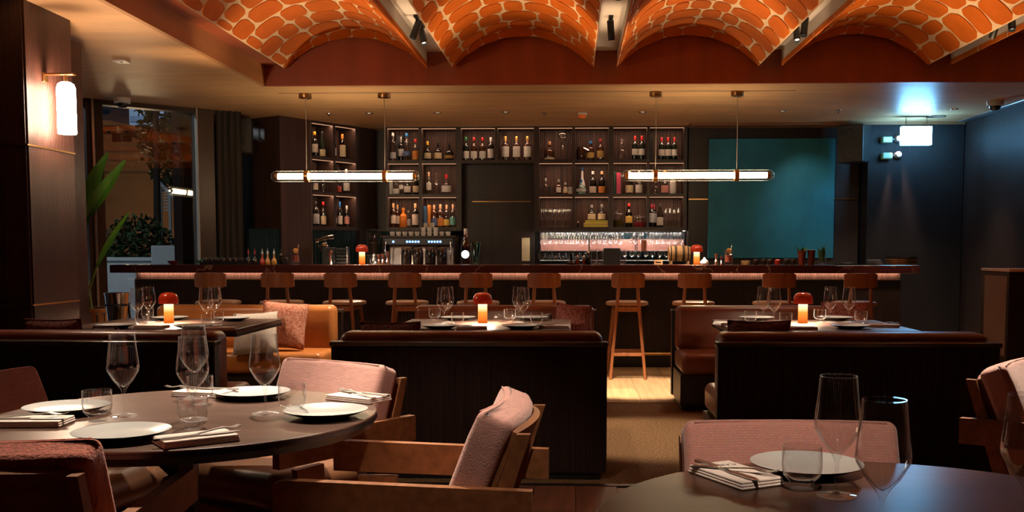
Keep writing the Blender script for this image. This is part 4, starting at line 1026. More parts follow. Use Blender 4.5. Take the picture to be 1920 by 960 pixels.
# dark jars in front of the machine
def b_djar(o):
    MB().lathe([(0, 0), (.052, 0), (.057, .01), (.057, .12), (.052, .145), (.050, .16)], 24).build('jar_body', mat('dark_jar', (.022, .016, .016), .12, coat=.4), o, 40); MB().lathe([(0, .161), (.053, .161), (.053, .185), (0, .187)], 24).build('lid', mat('bronze_lid', (.16, .10, .07), .35, metal=.7), o, 40)
for k, q in enumerate((762, 784, 807, 829)):
    inst('djar', b_djar, 'jar', ['first', 'second', 'third', 'fourth'][k]+' dark lidded jar from the lamp, in front of the espresso machine', 'jar', (bx_(q, 11.03), 11.03, BZ), 0, 'dark jars before the espresso machine')
# glowing bottle
gb = bottle((bx_(873.5, 10.9), 10.9, BZ), .39, .105, 'burg', 'rose', 'white', None, None, 'champagne bottle with glowing blue-white round label on the bar', None)
MB().lathe([(0, 0), (.040, 0), (.042, -.003)], 24, Matrix.Translation((0, -.0565, .11)) @ Matrix.Rotation(R_(90), 4, 'X')).build('glowing_label', emis('label_glow', (.55, .80, 1.0), 7.0), gb)
simple('glass_vase', 'flared green-tinted glass vase beside the glowing bottle', 'vase', 892, 10.95, [(0, .002), (.03, .002), (.034, .02), (.055, .24), (.052, .24), (.031, .02), (0, .008)], thin_glass('green_glass', (.55, .75, .68), 1.4), 'vase_body')
# copper mug, barrel
simple('copper_cup', 'copper cup on the glass rack between the wine glasses', 'cup', 1207, 12.72, [(0, 0), (.034, 0), (.038, .14), (.036, .14), (.032, .005), (0, .005)], mat('copper', (.75, .28, .16), .3, metal=.9), 'cup_body', z=.9005+.3485)
br = thing('wine_barrel', 'small oak barrel with dark hoops on a wooden stand', 'barrel', (bx_(1273, 12.0), 11.98, 1.03))
Mx = Matrix.Translation((0, 0, .19)) @ Matrix.Rotation(R_(90), 4, 'Y')
BW = mat('barrel_oak', (.62, .36, .16), .5, var=.15, vscale=(4, 30, 30))
prf = lambda t: .082+.016*(1-t*t)
for k in range(14):
    a0 = 2*math.pi*k/14+.012; a1 = 2*math.pi*(k+1)/14-.012
    MB().lathe([(prf(t)-.012 if False else prf(t), .128*t) for t in [-1+.2*i for i in range(11)]], 3, Mx, a0, a1).build('stave', BW, br, 60)
MB().lathe([(0, -.118), (.080, -.118), (.080, .118), (0, .118)], 28, Mx).build('head', mat('barrel_head', (.34, .18, .08), .5), br, 40)
for t in (-.78, -.42, -.30, .30, .42, .78): MB().lathe([(prf(t)+.001, .128*t-.006), (prf(t)+.003, .128*t-.006), (prf(t)+.003, .128*t+.006), (prf(t)+.001, .128*t+.006)], 28, Mx).build('hoop', BLKMET, br, 40)
for x in (-.10, .10): MB().box(x-.012, x+.012, -.09, .09, .0, .10, .003).build('stand_leg', BW, br)
MB().box(-.12, .12, -.02, .02, .035, .06, .003).build('stand_rail', BW, br); MB().tube([(0, -.10, .13), (0, -.13, .13), (0, -.13, .10)], .008, 8).build('tap', BRASS, br, 40)
o = thing('bar_riser', 'dark low riser shelf under the small barrel', 'riser', (bx_(1265, 11.98), 11.98, .0005)); MB().box(-.24, .24, -.12, .12, 0, 1.029, .004).build('carcass', PLAIN, o); MB().box(-.235, .235, -.122, -.12, .02, .99).build('door', PLAIN, o)
# menus
mn = thing('menu_stand', 'black upright menu folder standing on the bar before the wine glasses', 'menu', (bx_(1147, 11.0), 11.0, BZ))
MB().box(-.092, .092, -.006, .006, 0, .178, .002).build('cover', mat('menu_black', (.02, .022, .026), .5), mn); MB().box(-.088, .088, .0065, .03, 0, .01).build('foot', BLKMET, mn)
# jiggers, mixing glasses
def b_jig(o): MB().lathe([(.0, .001), (.020, .001), (.0215, .002), (.012, .05), (.010, .056), (.013, .062), (.022, .118), (.0205, .118), (.010, .062), (0, .06)], 20).build('jigger_body', CHROME, o, 40)
for q, Y, sc, lb in ((1343, 10.75, 1, 'tall steel jigger standing beside the bar lamp near the barrel'), (1353, 10.8, .82, 'smaller steel jigger beside the taller one before the painting'),
                 (711, 10.75, .95, 'copper-toned jigger on the bar beside the lamp at the coffee machine'), (718, 10.85, 1.0, 'second jigger behind the first at the coffee machine'), (727, 10.9, 1.2, 'tall brass jigger nearest the espresso machine'), (619, 10.8, 1.3, 'steel jigger beside the dark knife block near the lamp')):
    inst('jigger', b_jig, 'jigger', lb, 'jigger', (bx_(q, Y), Y, BZ), 0, 'jiggers on the bar', (sc,)*3)
def b_mix(o):
    MB().lathe([(0, .001), (.040, .001), (.043, .01), (.043, .155), (.040, .155), (.040, .03), (0, .026)], 24).build('glass_body', thin_glass('cut_glass', (.92, .9, .88), 2.0), o, 40)
    MB().tube([(.0, .0, .03), (.035, 0, .215)], .003, 6).build('bar_spoon', CHROME, o, 40)
    MB().lathe([(0, -.004), (.026, -.004), (.028, 0), (.026, .004), (0, .004)], 18, Matrix.Translation((.004, 0, .15)) @ Matrix.Rotation(R_(80), 4, 'X')).build('citrus_slice', mat('dried_citrus', (.62, .28, .05), .5), o, 40)
    MB().lathe([(0, .03), (.038, .03), (.038, .10), (0, .105)], 18).build('garnish', mat('garnish_red', (.30, .06, .03), .4, bump=.8, bscale=60), o, 40)
inst('mix', b_mix, 'mixing_glass', 'cut mixing glass holding dried citrus on the bar before the painting', 'glass', (bx_(1366, 10.75), 10.75, BZ), 0, 'mixing glasses'); inst('mix', b_mix, 'mixing_glass', 'mixing glass holding garnish and spoon beside the dropper bottles', 'glass', (bx_(554, 10.8), 10.8, BZ), R_(20), 'mixing glasses')
simple('carafe', 'round-bellied glass carafe beside the grinder', 'carafe', 701, 10.95, [(0, .002), (.03, .002), (.042, .025), (.040, .05), (.016, .08), (.014, .11), (.02, .12)], GLASS, 'carafe_body')
simple('tin', 'round straw-coloured tin on the bar before the painting', 'tin', 1398, 10.8, [(0, 0), (.045, 0), (.047, .004), (.047, .028), (.05, .03), (.05, .042), (0, .044)], mat('straw_tin', (.62, .42, .20), .5), 'tin_body')
simple('garlic_pitcher', 'small pale shell-shaped pourer at the foot of the bar lamp near the barrel', 'pourer', 1321, 10.72, [(0, 0), (.03, 0), (.045, .018), (.04, .04), (.018, .055), (.006, .075), (0, .078)], mat('pale_shell', (.62, .56, .50), .3), 'pourer_body')
o = thing('wood_block', 'small pale wooden block on the bar below the wine glasses', 'block', (bx_(1234, 10.95), 10.95, BZ)); MB().box(-.045, .045, -.03, .03, 0, .05, .003).build('block_body', mat('pale_wood', (.62, .36, .2), .5), o); MB().box(-.03, .03, -.031, -.03, .015, .03).build('slot', BLACK, o)
# spice jars before the painting
def b_sp(o):
    MB().lathe([(0, .001), (.026, .001), (.030, .01), (.030, .045), (.026, .052)], 16).build('jar_body', mat('spice_dark', (.03, .018, .014), .15), o, 40); MB().lathe([(0, .053), (.029, .053), (.029, .060), (0, .062)], 16).build('lid', thin_glass('lid_glass', (.8, .78, .72), 2.0), o, 40)
for k, q in enumerate((1417, 1431, 1444, 1474, 1487)): inst('spice', b_sp, 'spice_jar', 'small dark spice jar in the row on the bar below the teal painting', 'jar', (bx_(q, 10.85), 10.85, BZ), 0, 'dark spice jars')
simple('spice_jar', 'red spice jar among the dark ones below the teal painting', 'jar', 1458, 10.85, [(0, .001), (.026, .001), (.031, .012), (.031, .045), (.02, .055), (0, .06)], mat('spice_red', (.45, .04, .02), .3), 'jar_body')
# cups with herbs
LEAF = mat('herb_green', (.05, .14, .03), .5, var=.4, vscale=(30, 30, 30))
def herbs(o, n, r, h0, h1, seed, wide=.014):
    rnd = random.Random(seed)
    for k in range(n):
        a = rnd.uniform(0, 6.28); t = rnd.uniform(.2, 1)*r; bx0 = Vector((math.cos(a)*t*.5, math.sin(a)*t*.5, h0)); tp = Vector((math.cos(a)*t*1.5, math.sin(a)*t*1.5, rnd.uniform(.75, 1)*h1))
        sd = Vector((-math.sin(a+.7), math.cos(a+.7), 0))*wide; md = bx0.lerp(tp, .55)+Vector((0, 0, .006))
        MB().add([bx0, md+sd, tp, md-sd, md+Vector((math.cos(a), math.sin(a), 0))*.004], [(0, 1, 4), (1, 2, 4), (2, 3, 4), (3, 0, 4)]).build('leaf', LEAF, o)
CUPR = mat('red_brown_cup', (.20, .035, .015), .3)
o = simple('herb_cup', 'tall red-brown cup holding green mint on the bar', 'cup', 1503, 10.8, [(0, 0), (.032, 0), (.046, .15), (.043, .15), (.030, .006), (0, .006)], CUPR, 'cup_body', extra=lambda o: herbs(o, 12, .05, .13, .205, 3))
simple('dark_cup', 'tall dark brown cup beside the mint cup on the bar', 'cup', 1521, 10.8, [(0, 0), (.032, 0), (.042, .14), (.046, .155), (.040, .16), (.030, .006), (0, .006)], mat('dark_cup', (.10, .018, .010), .3), 'cup_body')
simple('herb_glass', 'clear glass packed with upright dark green leaves before the painting', 'glass', 1542, 10.8, [(0, .001), (.036, .001), (.040, .02), (.044, .11), (.041, .11), (.037, .02), (0, .012)], GLASS, 'glass_body', extra=lambda o: herbs(o, 16, .035, .02, .215, 9, .018))
# plates and trays at the far end
o = thing('plate_stack', 'shallow dark tray with a white dish near the end of the bar', 'tray', (bx_(1590, 10.85), 10.85, BZ)); MB().lathe([(0, 0), (.13, 0), (.14, .008), (0, .009)], 28).build('tray', BLACK, o, 40); MB().lathe([(0, .0095), (.04, .0095), (.055, .022), (0, .024)], 20).build('dish', CER, o, 40)
for k in range(4):
    o = thing('tray', ['lowest', 'second', 'third', 'topmost'][k]+' of the stacked round brass trays at the end of the bar', 'tray', (bx_(1690, 10.8), 10.8, BZ+.022*k), 0, 'stacked brass trays')
    MB().lathe([(0, 0), (.155, 0), (.165, .004), (.167, .0215), (.163, .0215), (.16, .006), (0, .005)], 40).build('tray_body', BRASS if k < 3 else BLKMET, o, 40)
for k in range(5):
    o = thing('napkin', ['lowest', 'second', 'third', 'fourth', 'topmost'][k]+' of the folded dark napkins piled beside the brass trays', 'napkin', (bx_(1642-k*1.0, 10.8), 10.8, BZ+.011*k), R_(10*k-15), 'folded napkins on the bar')
    MB().pillow(.085-.006*k, .06, .0054, 6, .2).v and MB().pillow(.085-.006*k, .06, .0054, 6, .2, Matrix.Translation((0, 0, .0055))).build('cloth', mat('grey_cloth', (.22, .2, .2), .85), o, 80)
# left part of the bar: bowl, jar tray, dropper bottles, block
simple('bowl', 'small dark red bowl on the bar in front of the window', 'bowl', 324, 10.75, [(0, 0), (.025, 0), (.052, .022), (.056, .04), (.053, .04), (.048, .024), (0, .006)], mat('red_bowl', (.14, .012, .014), .15), 'bowl_body')
ty = thing('jar_tray', 'black tray holding a row of garnish jars on the bar near the window', 'tray', (bx_(425, 10.85), 10.85, BZ)); MB().box(-.27, .27, -.08, .08, 0, .012, .003).build('tray_base', BLACK, ty); 
for s in (-1, 1): MB().box(-.27, .27, s*.078-.003, s*.078+.003, .0125, .03).build('tray_side', BLACK, ty)
for i in range(8): inst('spice', b_sp, 'spice_jar', 'small dark garnish jar in the tray near the window', 'jar', (bx_(425, 10.85)-.235+.067*i, 10.85, BZ+.0125), 0, 'garnish jars in the bar tray')
o = simple('herb_bunch', 'small bunch of green leaves at the end of the jar tray', 'herbs', 375, 10.8, [(0, 0), (.012, 0), (.014, .02), (0, .022)], LEAF, 'stalks', extra=lambda o: herbs(o, 10, .04, .01, .06, 5))
def b_drop(c):
    def b(o):
        MB().lathe([(0, .001), (.024, .001), (.028, .008), (.028, .03), (.018, .055), (.009, .065), (.008, .10)], 18).build('bottle_body', mat('bitters_'+c[0], c[1], .12, coat=.4), o, 40); MB().lathe([(.009, .10), (.011, .10), (.011, .118), (.004, .135), (.002, .155), (0, .156)], 10).build('dropper', CAPMT('silver') if c[0] != 'dark' else CAPMT('wine'), o, 40)
    return b
for q, c, lb in ((466, ('dark', (.03, .012, .012)), 'first dark dropper bottle beside the jar tray'), (478, ('dark', (.03, .012, .012)), 'second dark dropper bottle beside the jar tray'), (492, ('red', (.45, .05, .02)), 'red bitters bottle in the row of dropper bottles'),
              (502, ('amber', (.55, .26, .05)), 'amber bitters bottle between the red one and its twin'), (514, ('amber', (.55, .26, .05)), 'amber bitters bottle at the end of the row, nearest the mixing glass')):
    inst('drop'+c[0], b_drop(c), 'bitters_bottle', lb, 'bottle', (bx_(q, 10.78), 10.78, BZ), 0, 'bitters bottles', (1.05, 1.05, 1.12))
for q, h, lb in ((527, .17, 'slim black bottle standing behind the amber bitters'), (537, .11, 'short black bottle beside the mixing glass')):
    bottle((bx_(q, 10.98), 10.98, BZ), h, .045, 'spirit', 'dark', 'black', None, None, lb, None)
kb = thing('tool_caddy', 'black slatted bar tool caddy on the bar beside the lamp', 'caddy', (bx_(630, 11.02), 11.02, BZ))
MB().box(-.145, .0, -.05, .05, 0, .185, .006).build('box', BLKMET, kb)
for i in range(5): MB().box(.012, .125, -.05, .05, .005+.037*i, .030+.037*i, .003).build('slat', BLKMET, kb)
MB().box(.127, .14, -.05, .05, 0, .19, .002).build('end_plate', STEEL, kb)
cj = thing('citrus_press', 'polished steel citrus press behind the bar tool caddy', 'juicer', (sx(606, 12.0), 12.0, .95))
MB().tube([(-.10, 0, .42), (.02, 0, .46), (.12, 0, .47)], [.022, .026, .028], 12).build('lever', CHROME, cj, 50); MB().lathe([(0, .30), (.05, .30), (.06, .36), (.03, .40), (0, .41)], 24).build('cone', CHROME, cj, 40); MB().box(-.02, .02, .05, .09, 0, .44, .006).build('column', CHROME, cj); MB().box(-.10, .10, -.08, .11, .0, .03, .01).build('base', CHROME, cj)
o = thing('press_stand', 'dark cabinet under the citrus press behind the bar', 'cabinet', (sx(606, 12.0), 12.0, .0005)); MB().box(-.2, .2, -.14, .14, 0, .949, .004).build('carcass', PLAIN, o); MB().box(-.19, .19, -.143, -.14, .05, .9).build('door', PLAIN, o)
simple('sauce_bottle', 'dark carafe-shaped sauce bottle before the tumblers', 'bottle', 1071, 10.98, [(0, 0), (.05, 0), (.055, .012), (.03, .03), (.014, .045), (.012, .11), (.016, .115), (0, .118)], BG['dark'], 'bottle_body')
for q, c, lb in ((1083, 'amber', 'small amber bottle with light liquid before the tumblers'), (1095, 'amber', 'small golden bottle beside the amber one before the tumblers')):
    bottle((bx_(q, 11.0), 11.0, BZ), .10, .042, 'squat', c, 'cork', None, None, lb, None, 'straw' if q > 1090 else 'amber')
bottle((bx_(1103, 11.0), 11.0, BZ), .145, .062, 'spirit', 'dark', 'gold', None, None, 'dark bottle with gold cap beside the menu folder', None)
def b_hi(o): MB().lathe([(0, .001), (.030, .001), (.032, .005), (.034, .165), (.0325, .165), (.030, .012), (0, .01)], 20).build('wall', GLASS, o, 40)
for q in (1114, 1125, 1168): inst('hi', b_hi, 'highball_glass', {1114: 'tall highball glass before the wine glasses, first of a pair', 1125: 'tall highball glass nearest the menu folder', 1168: 'tall ribbed highball glass beyond the menu folder'}[q], 'glass', (bx_(q, 11.02), 11.02, BZ), 0, 'highball glasses on the bar')
# ================================================================== place settings
PLW = mat('grey_white_glaze', (.42, .43, .43), .22, spec=.6); PLB = mat('dark_glaze', (.02, .02, .022), .3)
def b_plate(o):
    MB().lathe([(0, .008), (.07, .009), (.10, .014), (.126, .0235), (.1275, .0240)], 48).build('top_glaze', PLW, o, 60)
    MB().lathe([(.1278, .0238), (.1265, .0222), (.10, .011), (.072, .003), (.070, 0), (0, 0)], 48).build('underside', PLB, o, 50)
LIN = mat('rose_white_linen', (.66, .56, .52), .9, var=.06, vscale=(20, 20, 20), bump=.15, bscale=300)
def b_napkin(o):
    for k, (z, s) in enumerate(((.0035, 1), (.0095, .985), (.0155, .97))):
        bm = bmesh.new(); bmesh.ops.create_cube(bm, size=1)
        for v in bm.verts: v.co = Vector((v.co.x*.20*s, v.co.y*.115*s, v.co.z*.0065+z))
        bmesh.ops.bevel(bm, geom=bm.edges[:], offset=.003, segments=3, profile=.5, affect='EDGES')
        me = bpy.data.meshes.new('fold'); bm.to_mesh(me); bm.free(); me.materials.append(LIN); me.polygons.foreach_set('use_smooth', [True]*len(me.polygons)); me.set_sharp_from_angle(angle=R_(50))
        c = bpy.data.objects.new('fold', me); COL.objects.link(c); c.parent = o
def strip(pts, th):
    """thin bar through (x, halfwidth, z) stations"""
    V = []; Fc = []
    for x, hw, z in pts: V += [(x, -hw, z), (x, hw, z), (x, hw, z+th), (x, -hw, z+th)]
    n = len(pts)
    for i in range(n-1):
        a = i*4; b_ = a+4
        for k in range(4): Fc.append((a+k, b_+k, b_+(k+1) % 4, a+(k+1) % 4))
    Fc += [(0, 1, 2, 3), (n*4-4, n*4-1, n*4-2, n*4-3)]
    return V, Fc
CUTL = mat('satin_cutlery', (.78, .75, .72), .30, metal=1.0)
def b_fork(o):
    V, Fc = strip([(-.105, .009, 0), (-.09, .010, .001), (-.03, .0045, .004), (.03, .0035, .010), (.045, .008, .011), (.055, .0122, .009)], .003); MB().add(V, Fc).build('handle', CUTL, o, 40)
    for k in range(4):
        y = -.0095+.00633*k; V, Fc = strip([(.054, .0018, .009), (.075, .0016, .007), (.095, .0010, .012)], .0022); MB().add([(a, b_+y, c) for a, b_, c in V], Fc).build('tine', CUTL, o, 40)
def b_knife(o):
    V, Fc = strip([(-.115, .007, 0), (-.10, .008, 0), (-.01, .006, 0), (0, .005, 0)], .006); MB().add(V, Fc).build('handle', CUTL, o, 40)
    V, Fc = strip([(0, .006, .002), (.02, .010, .002), (.09, .0095, .002), (.112, .002, .002)], .0016); MB().add(V, Fc).build('blade', CUTL, o, 40)
TZ = .7506
def pl(px_, py_, label, grp): p = at_z(px_, py_, .774); inst('plate', b_plate, 'plate', label, 'plate', (p.x, p.y, TZ), 0, grp)
def gw(px_, py_, label, grp, sc=None): p = at_z(px_, py_, .75); wine((p.x, p.y, TZ), label, grp, sc)
def tb(px_, py_, label, grp, sc=None): p = at_z(px_, py_, .75); tumb((p.x, p.y, TZ), label, grp, sc)
def setn(px_, py_, rz, label, grp, fork=True, knife=True, foff=.015, frot=0, fx=0):
    p = at_z(px_, py_, .76); r = R_(rz)
    n = inst('napkin', b_napkin, 'napkin', 'folded linen napkin '+label, 'napkin', (p.x, p.y, TZ), r, grp)
    d = Vector((math.cos(r), math.sin(r), 0)); s = Vector((-d.y, d.x, 0))
    if fork: q = Vector((p.x, p.y, 0))+s*foff+d*fx; inst('fork', b_fork, 'fork', 'steel fork on the napkin '+label, 'fork', (q.x, q.y, TZ+.0190), r+R_(frot), 'forks')
    if knife: q = Vector((p.x, p.y, 0))-s*.022; inst('knife', b_knife, 'knife', 'steel knife on the napkin '+label, 'knife', (q.x, q.y, TZ+.0190), r, 'knives')
g = 'plates on the near round table'
pl(125, 760, 'dinner plate on the near round table nearest the column', g); pl(228, 806, 'dinner plate at the near edge of the near round table', g)
pl(474, 733, 'dinner plate at the far edge of the near round table, beside the orange-tinted bench', g); pl(611, 767, 'dinner plate on the near round table before the pink chair', g)
g = 'wine glasses on the near round table'
gw(233, 780, 'wine glass between two plates on the near round table, nearest the column', g); gw(363, 787, 'wine glass in the middle of the near round table, behind the tumbler', g)
gw(366, 747, 'wine glass at the back of the near round table, seen through another glass', g); gw(498, 776, 'wine glass on the near round table beside the far plate and pink chair', g)
g = 'tumblers on the near round table'
tb(183, 790, 'tumbler beside the plate nearest the column on the near round table', g); tb(362, 804, 'tumbler at the centre of the near round table in front of the wine glass', g)
tb(376, 758, 'tumbler at the back of the near round table', g); tb(548, 777, 'tumbler on the near round table before the pink chair', g, (1, 1, 1.05))
g = 'napkins on the near round table'
setn(62, 790, 4, 'under the plate nearest the column', g); setn(368, 822, 38, 'beside the nearest plate on the near round table', g, foff=-.006, frot=12, fx=.03)
setn(672, 745, 150, 'before the pink chair on the near round table', g, foff=.01, frot=-14); setn(385, 736, 170, 'at the back of the near round table', g, foff=.0, frot=10, fx=.05)
# corner round table
pl(1512, 866, 'dinner plate on the corner round table before the basket-weave chair', 'plate on the corner table')
g = 'wine glasses on the corner table'
gw(1568, 930, 'wine glass on the corner round table standing just in front of the plate', g)
for px_, Y, lb in ((1655, 1.735, 'large wine glass on the corner round table with blue light in its bowl'), (1927, 1.80, 'wine glass cut off by the picture edge on the corner round table')):
    p = at_y(px_, 900, Y); wine((p.x, Y, TZ), lb, g)
tb(1503, 917, 'tumbler in front of the plate on the corner round table', 'tumblers on the corner table')
setn(1378, 890, -62, 'with printed lettering on the corner round table', 'napkin on the corner table', foff=-.004, frot=32, fx=.01)
cu = bpy.data.curves.new('lettering', 'FONT'); cu.body = 'CARE'; cu.size = .022; cu.extrude = .0002; cu.align_x = 'CENTER'
tmp = bpy.data.objects.new('lettering', cu); me = bpy.data.meshes.new_from_object(tmp); bpy.data.objects.remove(tmp); me.materials.append(mat('ink', (.06, .05, .06), .7))
nap = [o for o in bpy.data.objects if o.get('category') == 'napkin' and 'printed' in o.get('label', '')][0]
lt = bpy.data.objects.new('lettering', me); COL.objects.link(lt); lt.parent = nap; lt.location = (-.065, .018, .0189); lt.rotation_euler = (0, 0, R_(262))
# booth tables
BT = [('window-side booth table', [(218, 608, 'before the ice bucket'), (363, 609, 'in front of the lamp'), (319, 594, 'behind the lamp'), (435, 595, 'next to the white cushion')],
       [(258, 608, 'nearer the ice bucket'), (280, 604, 'between the lamp and the ice bucket'), (387, 608, 'to the cushion side of the lamp'), (403, 604, 'nearest the white cushion')],
       [(266, 613, 'near the ice bucket'), (277, 601, 'behind the first glasses'), (390, 613, 'beside the lamp'), (408, 609, 'at the napkin')],
       [(412, 616, 15, 'at the corner of the window-side booth table', True), (285, 612, -10, 'beside the lamp on the window-side booth table', False)]),
      ('middle booth table', [(826, 609, 'before the dark cushion'), (977, 609, 'nearest the red cushion'), (859, 594, 'behind the first tumbler'), (996, 594, 'at the far side by the leather bench')],
       [(832, 608, 'nearer the dark cushion'), (839, 604, 'close behind another glass'), (973, 604, 'beside the lamp'), (981, 608, 'nearest the red cushion')],
       [(815, 601, 'behind the wine glasses'), (858, 611, 'between the wine glasses and lamp'), (956, 603, 'just past the lamp'), (1006, 611, 'nearest the red cushion')],
       [(885, 614, 5, 'before the lamp on the middle booth table', True), (1040, 612, -5, 'at the end of the middle booth table', True)]),
      ('booth table before the painting', [(1419, 594, 'behind the dark cushion'), (1566, 594, 'at the far side past the lamp'), (1594, 609, 'beside the blue-lit corner')],
       [(1431, 604, 'nearer the aisle'), (1451, 608, 'between the aisle glass and lamp'), (1556, 604, 'past the lamp'), (1591, 604, 'nearest the blue-lit corner')],
       [(1407, 607, 'nearest the aisle'), (1473, 611, 'before the lamp'), (1537, 604, 'just past the lamp'), (1614, 607, 'by the last plate')],
       [(1500, 615, 10, 'under the lamp on the booth table before the painting', True), (1657, 610, -20, 'at the blue-lit corner of the booth table', True), (1368, 606, 20, 'at the aisle end of the booth table before the painting', False)])]
for tn, ps, ws, ts, ns in BT:
    for x, y, d in ps: pl(x, y, 'plate on the '+tn+' '+d, 'plates on the '+tn)
    for x, y, d in ws: gw(x, y, 'wine glass on the '+tn+' '+d, 'wine glasses on the '+tn)
    for x, y, d in ts: tb(x, y, 'tumbler on the '+tn+' '+d, 'tumblers on the '+tn, (1, 1, .95))
    for x, y, r, d, fk in ns: setn(x, y, r, d, 'napkins on the '+tn, fk, fk)
# salt and pepper
def b_sh(o): MB().lathe([(0, 0), (.015, 0), (.016, .03), (.012, .038)], 14).build('body', GLASS, o, 40); MB().lathe([(0, .0385), (.0135, .0385), (.0135, .05), (0, .052)], 14).build('lid', CHROME, o, 40)
for px_, py_, lb in ((931, 604, 'small salt shaker beside the lamp on the middle booth table'), (937, 601, 'small pepper shaker behind the salt shaker on the middle booth table')):
    p = at_z(px_, py_, .75); inst('shaker', b_sh, 'salt_shaker', lb, 'shaker', (p.x, p.y, TZ), 0, 'shakers')

# ================================================================== cushions
def tweed(name, c1, c2, sc=80):
    return mat(name, c1, .95, base2=c2, vscale=(sc, sc, sc*.8), bump=.8, bscale=190, spec=.1)
TW = tweed('orange_rose_tweed', (.36, .08, .04), (.75, .40, .28)); TWD = tweed('dark_plum_tweed', (.06, .022, .022), (.26, .12, .115)); TWR = tweed('wine_tweed', (.14, .028, .024), (.40, .16, .13))
GRY = tweed('pale_grey_linen', (.50, .43, .36), (.60, .53, .46), 60); GRD = tweed('grey_velvet', (.12, .09, .08), (.17, .13, .12), 40)
def cushion(px_, ytop, wpx, Y, hgt, mt, label, lean=12, roll=0, th=.075, yaw=0, seed=1):
    """square cushion leaning on a backrest; lean>0 tips its top towards +y"""
    k = FPX/Y; top = 1.26-(ytop-469)/k; hw = wpx/k/2; hh = hgt/2; x = at_y(px_, ytop, Y).x
    o = thing('cushion', label, 'cushion', (x, Y, top-hgt), R_(yaw), 'loose cushions on the benches')
    M = Matrix.Translation((0, 0, hh)) @ Matrix.Rotation(R_(-lean), 4, 'X') @ Matrix.Rotation(R_(roll), 4, 'Y') @ Matrix.Rotation(R_(90), 4, 'X')
    c = MB().pillow(hw, hh, th, 14, .42, M, .06, seed).build('cover', mt, o, 80)
    pts = []; n = 14
    def cr(a, b_): return M @ Vector((hw*a*(1-.06*(1-b_*b_)*abs(a)**3), hh*b_*(1-.06*(1-a*a)*abs(b_)**3), 0))
    for i in range(n): pts.append(cr(-1+2*i/n, -1))
    for i in range(n): pts.append(cr(1, -1+2*i/n))
    for i in range(n): pts.append(cr(1-2*i/n, 1))
    for i in range(n+1): pts.append(cr(-1, 1-2*i/n))
    MB().tube(pts, .004, 6).build('piping', mt, c, 60)
    return o
cushion(105, 597, 110, 5.76, .36, TWD, 'dark plum tweed cushion on the front bench beside the column', -14, seed=2)
cushion(203, 611, 46, 5.80, .33, GRD, 'grey velvet cushion just beside the dark plum one below the window', -14, seed=3)
cushion(531, 567, 88, 7.90, .37, TW, 'orange and rose tweed cushion standing on the orange-tinted leather bench', 12, 5, seed=4)
cushion(478, 586, 84, 7.72, .335, GRY, 'pale grey cushion lying against the orange tweed one', 18, -4, seed=5)
cushion(734, 601, 114, 5.78, .36, TWD, 'dark plum tweed cushion on the middle booth front bench', -14, seed=6)
cushion(812, 615, 40, 5.82, .33, GRD, 'grey cushion corner peeping up beside the dark one in the middle booth', -14, seed=7)
cushion(1072, 570, 66, 7.75, .36, TWR, 'wine-red tweed cushion at the end of the middle booth back bench', 12, 6, seed=8)
cushion(1012, 588, 50, 7.60, .30, GRD, 'grey cushion in front of the wine-red one in the middle booth', 16, -5, seed=9)
cushion(1421, 597, 116, 5.80, .36, TWD, 'dark plum tweed cushion on the front bench of the booth beside the aisle', -14, seed=10)
cushion(1588, 565, 90, 7.90, .35, TWR, 'brown-red tweed cushion behind the glasses of the booth before the painting', 12, 0, seed=11)

# ================================================================== painting, speakers, signs
pt = thing('painting', 'large plain teal canvas on the dark wall behind the bar', 'painting', (2.512, 12.79, 1.159))
MB().box(-.79, .79, -.045, 0.0, 0, 1.504, .006).build('canvas', mat('teal_canvas', (.006, .120, .165), .6, base2=(.012, .19, .24), vscale=(3.2, 3.2, 2.2), bump=.35, bscale=9), pt)
MB().box(-.77, .77, .001, .008, .02, 1.484).build('stretcher', BLACK, pt)
SPK = mat('speaker_grey', (.030, .028, .024), .6)
def speaker(loc, rz, w_, h_, d_, mt, label, cone=True):
    o = thing('loudspeaker', label, 'loudspeaker', loc, rz)
    MB().box(-w_/2, w_/2, -d_/2, d_/2, 0, h_, .012).build('cabinet', mt, o)
    Rf = Matrix.Translation((0, -d_/2-.001, 0)) @ Matrix.Rotation(R_(90), 4, 'X')
    MB().lathe([(0, -.03), (.03, -.028), (.09, .0), (.105, .006), (.115, .003), (.118, 0)], 28, Rf @ Matrix.Translation((0, h_*.36, 0))).build('woofer', mat('paper_cone', (.055, .050, .040), .7), o, 40)
    for x, r in ((-.11, .022), (0, .034), (.11, .022)): MB().lathe([(0, -.02), (r*.8, -.01), (r, .003), (r*1.1, .0)], 16, Rf @ Matrix.Translation((x*w_/.34, h_*.82, 0))).build('tweeter', BLACK, o, 40)
    MB().tube([(0, d_*.3, h_*.6), (0, d_/2+.06, h_*.7), (0, d_/2+.06, SOFF-loc[2])], .012, 8).build('bracket', BLKMET, o, 50)
speaker((-3.91, 11.62, 2.385), R_(14), .34, .40, .26, SPK, 'dark wall-hung loudspeaker in the bay beside the window')
speaker((3.44, 12.42, 2.327), R_(-38), .33, .45, .25, mat('speaker_black', (.012, .014, .016), .5), 'black loudspeaker hung in the corner above the teal painting')
ex = thing('exit_sign', 'glowing white hanging sign box below the ceiling at the corner', 'sign', (4.046, 12.0, 2.496))
MB().box(-.175, .175, -.035, .035, 0, .213, .004).build('light_box', emis('sign_glow', (.20, .58, 1.0), 50.0), ex); MB().box(-.178, .178, -.038, .038, .2135, .225, .002).build('top_cap', STEEL, ex)
for x in (-.12, .12): MB().tube([(x, 0, .225), (x, 0, SOFF-2.496)], .006, 8).build('hanger', STEEL, ex, 40)
LENS = mat('pale_green_lens', (.16, .26, .18), .25, emit=(.3, .7, .45), estr=.06)
